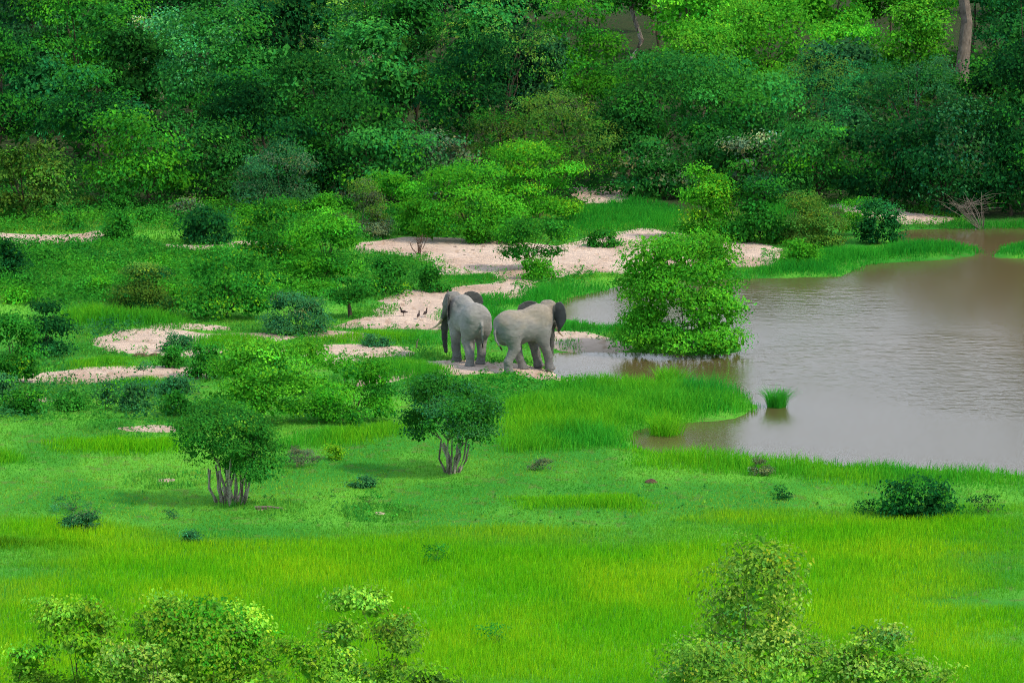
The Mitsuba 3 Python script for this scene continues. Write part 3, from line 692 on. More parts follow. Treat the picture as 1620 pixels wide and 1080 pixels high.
lump('earth_mound', 1030, 762, 20, 6, 'small brown earth mound on the lawn right of centre', 'mound', 1)
lump('dung_heap', 222, 562, 26, 5, 'dark brown dung heap on the sand by the tussocks, larger one', 'dung', 2)
lump('dung_heap', 245, 561, 20, 4, 'dark brown dung heap on the sand by the tussocks, smaller one', 'dung', 3)
for i, (px, py, w) in enumerate([(640, 478, 10), (585, 388, 12), (720, 390, 8), (748, 396, 10), (765, 390, 12), (780, 442, 14), (755, 444, 8), (672, 398, 12), (735, 405, 7), (560, 477, 12), (700, 482, 9)]):
    lump('dung', px, py, w, 2.2, 'flat dark dung dropping scattered on the sand flat', 'dung', 10 + i)
    labels[key('dung_probe')[:0] or ('dung' if i == 0 else f'dung_{i:03d}')]['group'] = 'droppings on the sand flat'


# ------------------------------------------------------------------ grass and herbs
def scatter(rng, poly, density, edge=0.6, seed=0, hole=None):
    b = poly.bounds
    n = int((b[2] - b[0]) * (b[3] - b[1]) * density)
    x, y = rng.uniform(b[0], b[2], n), rng.uniform(b[1], b[3], n)
    ok = shapely.contains_xy(poly, x, y)
    x, y = x[ok], y[ok]
    if hole is not None and len(x):
        ok = ~shapely.contains_xy(hole, x, y)
        x, y = x[ok], y[ok]
    return x, y


def blades(rng, x, y, h, w, col, lean=0.35, seg=2):
    n = len(x)
    z = ground_z(x, y) - 0.02
    base = np.stack([x, y, z], -1)
    a = rng.uniform(0, 2 * np.pi, n)
    side = np.stack([np.cos(a), np.sin(a), np.zeros(n)], -1)
    b_ = rng.uniform(0, 2 * np.pi, n)
    bend = np.stack([np.cos(b_), np.sin(b_), np.zeros(n)], -1) * (h * lean * rng.uniform(0.1, 1, n))[:, None] + np.array([0.06, 0, 0]) * h[:, None]
    up = np.array([0, 0, 1.0])
    w2 = (w / 2)[:, None]
    hh = h[:, None]
    if seg == 1:
        v = np.stack([base - side * w2, base + side * w2, base + up * hh + bend], 1).reshape(-1, 3)
        i = np.arange(n)[:, None] * 3
        return (v, i + [0, 1, 2]), np.repeat(col, 3, 0)
    mid = base + up * hh * 0.6 + bend * 0.3
    tip = base + up * hh * 0.97 + bend
    v = np.stack([base - side * w2, base + side * w2, mid + side * w2 * 0.75, mid - side * w2 * 0.75, tip], 1).reshape(-1, 3)
    i = np.arange(n)[:, None] * 5
    return (v, np.vstack([i + [0, 1, 2], i + [0, 2, 3], i + [3, 2, 4]])), np.repeat(col, 5, 0)


def herb_leaves(rng, x, y, h, leaf, col, per=7):
    """low herbs: a few leaves around each plant point up to height h"""
    n = len(x)
    i = np.repeat(np.arange(n), per)
    z = ground_z(x, y)
    m = len(i)
    pos = np.stack([x[i], y[i], z[i]], -1) + rng.normal(size=(m, 3)) * np.stack([h[i] * 0.28, h[i] * 0.28, np.zeros(m)], -1) + np.stack([np.zeros(m), np.zeros(m), h[i] * rng.uniform(0.15, 1, m)], -1)
    nrm = unit(np.array([0, -0.1, 0.8]) + 0.55 * rng.normal(size=(m, 3)))
    ax = rng.normal(size=(m, 3))
    ax = unit(ax - nrm * (ax * nrm).sum(1, keepdims=True))
    L = leaf * np.exp(rng.normal(0, 0.25, m))
    mesh = leaf_quads(pos, nrm, ax, L, L * rng.uniform(0.45, 0.65, m))
    c = col[i] * np.exp(rng.normal(0, 0.14, (m, 1)))
    return mesh, np.repeat(c, 4, 0)


def patch_tone(rng, x, y, a, b, s=0.35, seed=0):
    t = np.clip((n2(x, y, s, seed, 3) - 0.3) / 0.4, 0, 1)[:, None]
    c = np.array(TONE[a] if isinstance(a, str) else a) * (1 - t) + np.array(TONE[b] if isinstance(b, str) else b) * t
    return np.clip(c * np.exp(rng.normal(0, 0.16, (len(x), 1))) * np.exp(rng.normal(0, 0.15, (len(x), 1)) * np.array([1.3, 0.2, -0.5])), 0.003, 0.9)


def stuff(name, mesh, col, label, cat, mat='m_blade'):
    k = key(name)
    put(k, mesh, mat, color=col)
    labels[k] = {'label': label, 'category': cat, 'kind': 'stuff'}
    TRIS[0] += len(mesh[1])
    STAT.append((k, len(mesh[1])))


STAT = []
HOLES = shapely.union_all([SAND_ALL, POND])
MEAD_A, MEAD_B = (0.17, 0.58, 0.012), (0.32, 0.66, 0.014)
LUSH_A, LUSH_B = (0.055, 0.44, 0.035), (0.17, 0.56, 0.02)

# meadow in the foreground
rng = np.random.default_rng(1)
mead = zone([(-40, 815), (160, 825), (330, 845), (420, 840), (540, 830), (700, 835), (860, 835), (1000, 840), (1130, 805), (1300, 805), (1450, 800), (1660, 795), (1680, 1090), (-60, 1090)])
x, y = scatter(rng, mead, 265)
dn = np.clip(sdist(mead, x, y) / 9.0, 0, 1) * 1.5 + 0.25 + 2.2 * (n2(x * 0.6, y * 1.6, 0.22, 31, 4) - 0.5) + 0.6 * np.clip((140 - y) / 8, 0, 1)
ok = rng.random(len(x)) < np.clip(dn * 1.5, 0.04, 1)
x, y, dn = x[ok], y[ok], dn[ok]
h = rng.uniform(0.20, 0.42, len(x)) * (0.55 + 0.7 * np.clip(n2(x, y, 0.4, 33), 0, 1)) * np.clip(0.4 + dn * 0.6, 0.3, 1.15)
col = patch_tone(rng, x, y, MEAD_A, MEAD_B, 0.3, 34)
kk = np.clip(dn / 0.9, 0, 1)[:, None]
col = col * kk + patch_tone(rng, x, y, (0.06, 0.38, 0.05), (0.16, 0.50, 0.05), 0.3, 35) * (1 - kk)
w_ = rng.uniform(0.016, 0.030, len(x))
e = len(x) // 3
m, c = blades(rng, x[:e], y[:e], h[:e], w_[:e], col[:e], 0.45)
m1, c1 = blades(rng, x[e:], y[e:], h[e:], w_[e:] * 1.15, col[e:], 0.5, seg=1)
m, c = join([m, m1]), np.vstack([c, c1])
stuff('meadow_grass', m, c, 'bright yellow green meadow grass across the foreground', 'grass')

# short turf of the lawn
rng = np.random.default_rng(2)
lawn = zone([(-60, 655), (300, 660), (620, 665), (800, 690), (1000, 700), (1180, 716), (1660, 740), (1680, 900), (-60, 900)])
x, y = scatter(rng, lawn, 120, hole=HOLES)
x2, y2 = scatter(rng, zone([(-60, 660), (-60, 500), (200, 500), (480, 500), (700, 520), (900, 520), (980, 540), (900, 600), (800, 690), (620, 665)]), 60, hole=HOLES)
x3, y3 = scatter(rng, zone([(-60, 326), (700, 326), (1240, 330), (1240, 440), (860, 450), (760, 500), (500, 520), (-60, 500)]), 34, hole=HOLES)
x, y = np.concatenate([x, x2, x3]), np.concatenate([y, y2, y3])
h = rng.uniform(0.05, 0.13, len(x)) * (0.6 + 0.8 * n2(x, y, 0.5, 41)) * np.clip((y - 150) / 40, 1, 2)
m, c = blades(rng, x, y, h, rng.uniform(0.03, 0.055, len(x)) * np.clip((y - 150) / 40, 1, 1.8), patch_tone(rng, x, y, (0.07, 0.39, 0.040), (0.24, 0.54, 0.055), 0.22, 42), 0.8, seg=1)
stuff('short_grass', m, c, 'short green turf of the grazed lawn', 'grass')

TALL = [
    # polygon, density, (height range), tones, label
    ([(810, 788), (900, 780), (1000, 784), (1042, 800), (1030, 818), (930, 812), (830, 806)], 260, (0.25, 0.5), LUSH_B, MEAD_A, 'yellow green taller grass patch in the middle of the lawn'),
    ([(738, 838), (780, 826), (830, 830), (830, 846), (760, 848)], 260, (0.2, 0.35), LUSH_B, MEAD_A, 'small taller grass patch below the middle of the lawn'),
    ([(-40, 852), (100, 850), (160, 860), (150, 872), (-40, 870)], 280, (0.3, 0.5), (0.10, 0.28, 0.008), MEAD_A, 'olive taller grass at the left end of the meadow'),
    ([(445, 690), (560, 676), (640, 672), (660, 690), (560, 710), (450, 712)], 230, (0.35, 0.7), LUSH_A, LUSH_B, 'fluffy grass behind the lawn between the two lawn bushes'),
    ([(770, 640), (880, 612), (960, 600), (1040, 608), (1100, 612), (1190, 622), (1196, 642), (1110, 660), (1050, 664), (1000, 678), (1005, 702), (1040, 714), (900, 716), (800, 716), (770, 690)], 190, (0.5, 1.0), LUSH_A, LUSH_B, 'lush tall grass between the lawn and the pond'),
    ([(1040, 606), (1100, 610), (1186, 620), (1196, 640), (1120, 648), (1060, 630)], 160, (0.7, 1.25), (0.03, 0.36, 0.06), LUSH_A, 'blue green reeds on the grassy point reaching into the pond'),
    ([(1005, 702), (1090, 716), (1240, 728), (1430, 738), (1640, 752), (1660, 775), (1400, 768), (1120, 752), (990, 740)], 170, (0.3, 0.75), LUSH_A, LUSH_B, 'grass band along the near shore'),
    ([(1090, 714), (1240, 726), (1430, 735), (1560, 742), (1640, 748), (1640, 752), (1430, 741), (1240, 731), (1090, 721)], 60, (0.5, 1.1), (0.03, 0.30, 0.07), (0.03, 0.30, 0.05), 'dark blue green reeds along the near water line'),
    ([(88, 496), (200, 500), (290, 510), (292, 522), (200, 520), (100, 520)], 240, (0.6, 1.1), LUSH_A, LUSH_B, 'tall yellow green grass patch in front of the olive shrub'),
    ([(103, 568), (180, 565), (226, 572), (225, 584), (110, 584)], 260, (0.5, 0.85), LUSH_B, LUSH_A, 'tall grass tussock on the left sand, left one'),
    ([(298, 540), (360, 535), (422, 540), (424, 552), (310, 554)], 260, (0.4, 0.7), LUSH_B, LUSH_A, 'tall grass tussock on the left sand, upper right one'),
    ([(160, 604), (240, 600), (300, 610), (290, 618), (170, 616)], 260, (0.3, 0.5), LUSH_A, LUSH_B, 'grass tussock below the long sand strip'),
    ([(-40, 720), (40, 718), (66, 728), (50, 738), (-40, 738)], 260, (0.4, 0.7), LUSH_A, LUSH_B, 'grass patch at the left edge of the lawn'),
    ([(80, 700), (180, 694), (290, 698), (290, 716), (180, 722), (90, 714)], 230, (0.3, 0.6), LUSH_B, MEAD_A, 'yellow green grass patch at the left of the lawn'),
    ([(470, 536), (560, 530), (690, 532), (712, 545), (640, 548), (560, 546), (490, 548)], 230, (0.35, 0.6), LUSH_A, LUSH_B, 'grass band on the near side of the sand flat'),
    ([(560, 578), (640, 572), (716, 580), (720, 600), (640, 606), (570, 598)], 240, (0.4, 0.75), LUSH_A, LUSH_B, 'bright grass left of the elephants feet'),
    ([(690, 500), (740, 470), (790, 468), (800, 490), (800, 530), (760, 535), (740, 530), (720, 520)], 200, (0.4, 0.8), (0.035, 0.36, 0.035), LUSH_A, 'green grass behind and between the elephants'),
    ([(800, 476), (850, 458), (940, 452), (965, 452), (900, 466), (886, 480), (860, 488), (810, 486)], 200, (0.5, 0.95), (0.035, 0.36, 0.035), LUSH_A, 'tall grass bank on the left shore of the pond behind the elephants'),
    ([(884, 512), (960, 516), (1010, 516), (1100, 526), (1165, 545), (1165, 552), (1060, 549), (985, 542), (960, 536), (930, 526), (880, 524)], 210, (0.35, 0.65), (0.035, 0.36, 0.035), LUSH_A, 'grass on the sand spit beside the right elephant'),
    ([(880, 542), (905, 540), (915, 550), (890, 552)], 260, (0.35, 0.6), (0.05, 0.40, 0.03), LUSH_A, 'small grass clump on the water edge beside the right elephant'),
    ([(1240, 420), (1300, 398), (1400, 388), (1470, 386), (1540, 388), (1546, 398), (1500, 405), (1372, 412), (1330, 432), (1200, 436), (1180, 432)], 190, (0.35, 0.75), (0.035, 0.36, 0.035), LUSH_A, 'green grassy tongue reaching into the pond at right'),
    ([(1000, 436), (1080, 426), (1200, 426), (1230, 430), (1180, 437), (1010, 441)], 170, (0.3, 0.5), (0.035, 0.36, 0.035), LUSH_A, 'low grass rim of the far shore'),
    ([(1568, 402), (1600, 404), (1700, 404), (1700, 382), (1590, 385)], 190, (0.3, 0.6), (0.035, 0.36, 0.035), LUSH_A, 'grass islet at the right edge of the pond'),
    ([(870, 330), (960, 322), (1080, 326), (1085, 366), (1000, 366), (950, 372), (880, 384), (860, 360)], 150, (0.3, 0.75), (0.035, 0.36, 0.035), LUSH_A, 'green grass below the brown forest clearing'),
    ([(695, 438), (760, 432), (812, 432), (812, 444), (740, 450), (696, 450)], 220, (0.3, 0.5), (0.035, 0.36, 0.035), LUSH_A, 'thin grass strip across the sand flat'),
    ([(1490, 352), (1560, 352), (1640, 350), (1640, 358), (1520, 360), (1490, 358)], 170, (0.4, 0.8), (0.035, 0.36, 0.035), (0.05, 0.40, 0.03), 'shaded grass at the far end of the pond'),
    ([(1190, 322), (1320, 318), (1320, 330), (1240, 350), (1190, 345)], 120, (0.3, 0.6), (0.035, 0.36, 0.035), (0.05, 0.40, 0.03), 'shaded grass behind the waterside shrubs'),
]
for i, (pts, den, hr, ta, tb, lab) in enumerate(TALL):
    rng = np.random.default_rng(100 + i)
    poly = zone(pts)
    x, y = scatter(rng, poly.buffer(0.5), den)
    d = sdist(poly, x, y) + 2.4 * (n2(x, y, 0.45, 50 + i, 4) - 0.5)
    ok = rng.random(len(x)) < np.clip(0.2 + d * 0.6, 0, 1)
    x, y, d = x[ok], y[ok], d[ok]
    h = rng.uniform(*hr, len(x)) * (0.05 + 1.6 * n2(x, y, 0.5, 60 + i, 4)) * (1.0 if i < 4 else 0.92) * np.clip(0.45 + 0.45 * d, 0.35, 1.05)
    m, c = blades(rng, x, y, h, rng.uniform(0.018, 0.036, len(x)), patch_tone(rng, x, y, ta, tb, 0.35, 70 + i), 0.6)
    stuff('tall_grass', m, c, lab, 'grass')

for px, py, w, hh, lab in [(1228, 637, 34, 0.72, 'single grass tuft standing in the water'), (1052, 680, 60, 0.85, 'grass tuft in the small inlet, left of the single tuft'), (1060, 602, 60, 0.7, 'dark tuft on top of the reed point')]:
    rng = np.random.default_rng(px)
    P = G(float(px), float(py))
    n = 420
    r = w / ppm(P[1]) / 2 * 0.75
    a, q = rng.uniform(0, 2 * np.pi, n), r * np.sqrt(rng.random(n))
    x, y = P[0] + q * np.cos(a), P[1] + q * np.sin(a)
    m, c = blades(rng, x, y, hh * rng.uniform(0.65, 1.05, n) + np.clip(-ground_z(x, y), 0, 1), rng.uniform(0.02, 0.035, n), patch_tone(rng, x, y, LUSH_A, LUSH_B), 0.9)
    stuff('grass_tuft', m, c, lab, 'grass')

HERBS = [
    ([(-60, 388), (200, 384), (420, 398), (560, 410), (560, 440), (520, 470), (430, 490), (300, 490), (120, 490), (-60, 470)], 14, (0.25, 0.75), 0.13, (0.029, 0.23, 0.029), (0.072, 0.40, 0.025), 'dense green herbs covering the left middle ground'),
    ([(-60, 330), (120, 326), (300, 322), (560, 322), (660, 345), (600, 372), (400, 372), (180, 366), (-60, 372)], 11, (0.2, 0.7), 0.13, (0.032, 0.26, 0.032), (0.090, 0.43, 0.025), 'green undergrowth along the left forest foot'),
    ([(-60, 612), (100, 606), (300, 618), (330, 660), (200, 668), (-60, 668)], 9, (0.2, 0.6), 0.11, (0.032, 0.20, 0.063), (0.063, 0.33, 0.036), 'blue green herbs at the left above the lawn'),
    ([(560, 410), (640, 400), (690, 414), (700, 440), (640, 462), (600, 474), (560, 474)], 10, (0.25, 0.6), 0.12, (0.029, 0.21, 0.036), (0.063, 0.36, 0.029), 'herb thicket in front of the bare brown dead shrub'),
    ([(640, 604), (720, 590), (820, 596), (910, 604), (940, 612), (900, 622), (780, 640), (690, 640), (640, 630)], 12, (0.25, 0.5), 0.11, (0.029, 0.26, 0.040), (0.072, 0.43, 0.029), 'row of leafy herbs in front of the elephants'),
    ([(120, 520), (200, 508), (265, 524), (250, 542), (180, 540), (120, 540)], 9, (0.3, 0.6), 0.11, (0.029, 0.18, 0.063), (0.036, 0.25, 0.054), 'dark blue green herbs behind the tussocks on the sand'),
    ([(60, 555), (100, 550), (110, 580), (70, 600), (50, 590)], 9, (0.3, 0.7), 0.11, (0.029, 0.20, 0.054), (0.045, 0.28, 0.045), 'blue green herbs beside the tall yellow tipped shrub'),
    ([(820, 420), (900, 425), (960, 436), (950, 450), (860, 456), (800, 470), (800, 455)], 7, (0.2, 0.5), 0.11, (0.036, 0.30, 0.036), (0.081, 0.43, 0.025), 'green herbs at the root of the spit'),
    ([(930, 560), (700, 545), (690, 530), (800, 530), (880, 556)], 5, (0.12, 0.3), 0.09, (0.036, 0.30, 0.036), (0.081, 0.43, 0.025), 'low green weeds around the elephants feet'),
    ([(100, 780), (700, 770), (1300, 760), (1620, 790), (1600, 830), (900, 840), (100, 830)], 0.6, (0.06, 0.18), 0.07, (0.032, 0.20, 0.054), (0.054, 0.33, 0.036), 'scattered small weeds in the lawn'),
    ([(550, 384), (900, 390), (1230, 385), (1220, 424), (840, 450), (740, 510), (530, 516), (600, 470), (700, 440)], 0.18, (0.08, 0.25), 0.08, (0.036, 0.21, 0.054), (0.054, 0.33, 0.036), 'scattered weeds on the sand flat'),
    ([(150, 520), (520, 512), (640, 550), (640, 575), (330, 605), (40, 610), (60, 580)], 0.8, (0.08, 0.28), 0.08, (0.036, 0.21, 0.054), (0.054, 0.33, 0.036), 'scattered weeds on the left sand patches'),
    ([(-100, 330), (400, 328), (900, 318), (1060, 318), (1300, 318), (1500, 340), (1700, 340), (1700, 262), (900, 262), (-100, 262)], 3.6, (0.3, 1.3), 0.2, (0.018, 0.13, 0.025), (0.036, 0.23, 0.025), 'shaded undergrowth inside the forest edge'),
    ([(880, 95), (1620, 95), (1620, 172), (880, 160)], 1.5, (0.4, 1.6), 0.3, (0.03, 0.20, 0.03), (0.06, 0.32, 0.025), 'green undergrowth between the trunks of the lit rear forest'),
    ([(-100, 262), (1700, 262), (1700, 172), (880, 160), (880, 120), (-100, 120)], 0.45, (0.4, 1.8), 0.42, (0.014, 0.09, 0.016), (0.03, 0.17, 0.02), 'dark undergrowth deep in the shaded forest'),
]
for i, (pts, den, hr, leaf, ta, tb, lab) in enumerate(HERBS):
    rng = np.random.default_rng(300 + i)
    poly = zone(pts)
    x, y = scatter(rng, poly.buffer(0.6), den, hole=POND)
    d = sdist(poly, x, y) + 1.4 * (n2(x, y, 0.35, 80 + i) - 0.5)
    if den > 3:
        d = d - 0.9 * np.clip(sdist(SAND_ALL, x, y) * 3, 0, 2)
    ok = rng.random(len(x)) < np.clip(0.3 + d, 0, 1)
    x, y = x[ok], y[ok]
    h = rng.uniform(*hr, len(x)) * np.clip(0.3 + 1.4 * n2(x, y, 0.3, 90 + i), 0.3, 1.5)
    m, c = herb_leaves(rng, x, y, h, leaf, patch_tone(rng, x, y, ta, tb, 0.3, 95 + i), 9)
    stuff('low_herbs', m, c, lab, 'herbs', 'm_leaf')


rng = np.random.default_rng(401)
x, y = scatter(rng, SAND_ALL.boundary.buffer(1.3), 90, hole=POND)
ok = (n2(x, y, 0.7, 96, 4) + 0.12 * sdist(SAND_ALL, x, y) * -1 > 0.53) & (y < 262)
x, y = x[ok], y[ok]
m, c = blades(rng, x, y, rng.uniform(0.08, 0.3, len(x)) * (0.4 + n2(x, y, 1.0, 99)), rng.uniform(0.03, 0.06, len(x)), patch_tone(rng, x, y, (0.05, 0.34, 0.05), (0.16, 0.46, 0.05), 0.3, 95), 0.6, seg=1)
stuff('short_grass', m, c, 'thin grass straggling over the edges of the sand', 'grass')
rng = np.random.default_rng(400)
fringe = SAND_ALL.boundary.buffer(0.9)
x, y = scatter(rng, fringe, 5, hole=POND)
ok = (n2(x, y, 0.5, 97) > 0.42) & (y < 262)
x, y = x[ok], y[ok]
m, c = herb_leaves(rng, x, y, rng.uniform(0.1, 0.4, len(x)), 0.10, patch_tone(rng, x, y, (0.035, 0.25, 0.05), (0.08, 0.42, 0.03), 0.3, 98), 8)
stuff('low_herbs', m, c, 'green weeds creeping over the edges of the sand', 'herbs', 'm_leaf')


# ------------------------------------------------------------------ elephants and birds: smooth bodies from distance fields
def surface_nets(F, lo, h):
    S = F < 0
    nx, ny, nz = F.shape
    corners = [(a, b, c) for a in (0, 1) for b in (0, 1) for c in (0, 1)]
    sl = lambda A, o: A[o[0]:nx - 1 + o[0], o[1]:ny - 1 + o[1], o[2]:nz - 1 + o[2]]
    cnt = sum(sl(S, o).astype(np.int8) for o in corners)
    cell = (cnt > 0) & (cnt < 8)
    I = np.argwhere(cell)
    idx = np.full(cell.shape, -1)
    idx[cell] = np.arange(len(I))
    acc, num = np.zeros((len(I), 3)), np.zeros(len(I))
    for o in corners:
        for k in range(3):
            if o[k]:
                continue
            o2 = list(o)
            o2[k] = 1
            a = F[I[:, 0] + o[0], I[:, 1] + o[1], I[:, 2] + o[2]]
            b = F[I[:, 0] + o2[0], I[:, 1] + o2[1], I[:, 2] + o2[2]]
            x = (a < 0) != (b < 0)
            t = np.where(x, a / np.where(x, a - b, 1), 0)
            p = np.tile(np.array(o, float), (len(I), 1))
            p[:, k] = t
            acc += p * x[:, None]
            num += x
    V = (I + acc / num[:, None]) * h + lo
    faces = []
    for k in range(3):
        u, w = (k + 1) % 3, (k + 2) % 3
        a = np.take(S, range(S.shape[k] - 1), k)
        b = np.take(S, range(1, S.shape[k]), k)
        E = np.argwhere(a != b)
        E = E[(E[:, u] > 0) & (E[:, w] > 0) & (E[:, u] < S.shape[u] - 1) & (E[:, w] < S.shape[w] - 1)]
        q = []
        for du, dw in ((1, 1), (0, 1), (0, 0), (1, 0)):
            e = E.copy()
            e[:, u] -= du
            e[:, w] -= dw
            q.append(idx[e[:, 0], e[:, 1], e[:, 2]])
        q = np.stack(q, -1)
        fl = S[E[:, 0], E[:, 1], E[:, 2]]
        q[~fl] = q[~fl][:, ::-1]
        faces.append(q)
    q = np.vstack(faces)
    return V, np.vstack([q[:, [0, 1, 2]], q[:, [0, 2, 3]]])


class Field:
    def __init__(self, lo, hi, h):
        self.lo, self.h = np.array(lo, float), h
        n = np.ceil((np.array(hi) - self.lo) / h).astype(int) + 1
        self.ax = [self.lo[k] + h * np.arange(n[k]) for k in range(3)]
        self.F = np.full(n, 0.6, np.float64)

    def block(self, lo, hi):
        s = tuple(slice(max(0, int((lo[k] - self.lo[k]) / self.h)), max(0, int((hi[k] - self.lo[k]) / self.h) + 2)) for k in range(3))
        P = np.stack(np.meshgrid(*[self.ax[k][s[k]] for k in range(3)], indexing='ij'), -1)
        return s, P

    def add(self, d, s, k, cut=False):
        a = self.F[s]
        if cut:
            d = -d
            hh = np.clip(0.5 - 0.5 * (d - a) / k, 0, 1)
            self.F[s] = a * hh + d * (1 - hh) + k * hh * (1 - hh)
            return
        hh = np.clip(0.5 + 0.5 * (d - a) / k, 0, 1)
        self.F[s] = d * (1 - hh) + a * hh - k * hh * (1 - hh)

    def cone(self, a, b, ra, rb, k=0.1, cut=False, flat=1.0):
        a, b = np.array(a, float), np.array(b, float)
        m = max(ra, rb) + 0.35
        s, P = self.block(np.minimum(a, b) - m, np.maximum(a, b) + m)
        t = np.clip(((P - a) @ (b - a)) / max((b - a) @ (b - a), 1e-9), 0, 1)
        d = np.linalg.norm(P - a - t[..., None] * (b - a), axis=-1) - (ra + (rb - ra) * t)
        self.add(d, s, k, cut)

    def chain(self, pts, k=0.1):
        for p, q in zip(pts[:-1], pts[1:]):
            self.cone(p[:3], q[:3], p[3], q[3], k)

    def ell(self, c, r, k=0.15, R=None, cut=False):
        c, r = np.array(c, float), np.array(r, float)
        m = r.max() + 0.3
        s, P = self.block(c - m, c + m)
        q = P - c
        if R is not None:
            q = q @ R
        k0 = np.linalg.norm(q / r, axis=-1)
        k1 = np.linalg.norm(q / r ** 2, axis=-1) + 1e-9
        self.add(k0 * (k0 - 1) / k1, s, k, cut)

    def sheet(self, O, U, V, N, poly, th, curve, k=0.03, k2=0.0):
        m = 1.5
        s, P = self.block(O - m, O + m)
        q = P - O
        u, v, w = q @ U, q @ V, q @ N
        n = len(poly)
        d2 = np.full(u.shape, 1e9)
        inside = np.zeros(u.shape, bool)
        for i in range(n):
            a, b = np.array(poly[i]), np.array(poly[(i + 1) % n])
            e = b - a
            t = np.clip(((u - a[0]) * e[0] + (v - a[1]) * e[1]) / (e @ e), 0, 1)
            d2 = np.minimum(d2, (u - a[0] - t * e[0]) ** 2 + (v - a[1] - t * e[1]) ** 2)
            if a[1] != b[1]:
                inside ^= ((a[1] > v) != (b[1] > v)) & (u < e[0] * (v - a[1]) / e[1] + a[0])
        sd = np.where(inside, -np.sqrt(d2), np.sqrt(d2))
        fold = w - curve * u ** 2 - k2 * v ** 2 - 0.03 * np.sin(v * 7 + u * 3) * np.clip(u, 0, 1)
        self.add(np.maximum(sd, np.abs(fold) - th), s, k)


EAR = [(-0.05, 0.30), (0.10, 0.48), (0.38, 0.56), (0.66, 0.50), (0.88, 0.34), (0.98, 0.10), (0.94, -0.16), (0.80, -0.38), (0.62, -0.56), (0.44, -0.78), (0.32, -0.80), (0.24, -0.60), (0.10, -0.40), (-0.05, -0.25)]


def wrinkle(p, n, uv):
    z = p.z * 11.0 + 2.0 * noise(p.x * 3.0, p.y * 3.0, p.z * 3.0)
    return fbm(p.x * 6.0, p.y * 6.0, z, 3) + 0.6 * noise(p.x * 22.0, p.y * 22.0, p.z * 26.0)


scene['m_skin'] = {'type': 'bumpmap', 'arbitrary': mikit.proc(wrinkle, 0.006), 'scale': 0.02, 'b': rough(VC, 0.85, 0.25)}
scene['m_tusk'] = rough(mikit.proc(lambda p, n, uv: mix((0.42, 0.30, 0.20), (0.62, 0.52, 0.40), fbm(p.x * 6, p.y * 6, p.z * 6, 2))), 0.4, 0.4)
scene['m_hair'] = rough({'type': 'rgb', 'value': [0.025, 0.022, 0.02]}, 0.8, 0.2)
scene['m_eye'] = rough({'type': 'rgb', 'value': [0.03, 0.015, 0.01]}, 0.15, 0.5)
scene['m_nail'] = rough({'type': 'rgb', 'value': [0.30, 0.27, 0.22]}, 0.6, 0.3)


def rotz(a):
    c, s = math.cos(a), math.sin(a)
    return np.array([[c, -s, 0], [s, c, 0], [0, 0, 1.0]])


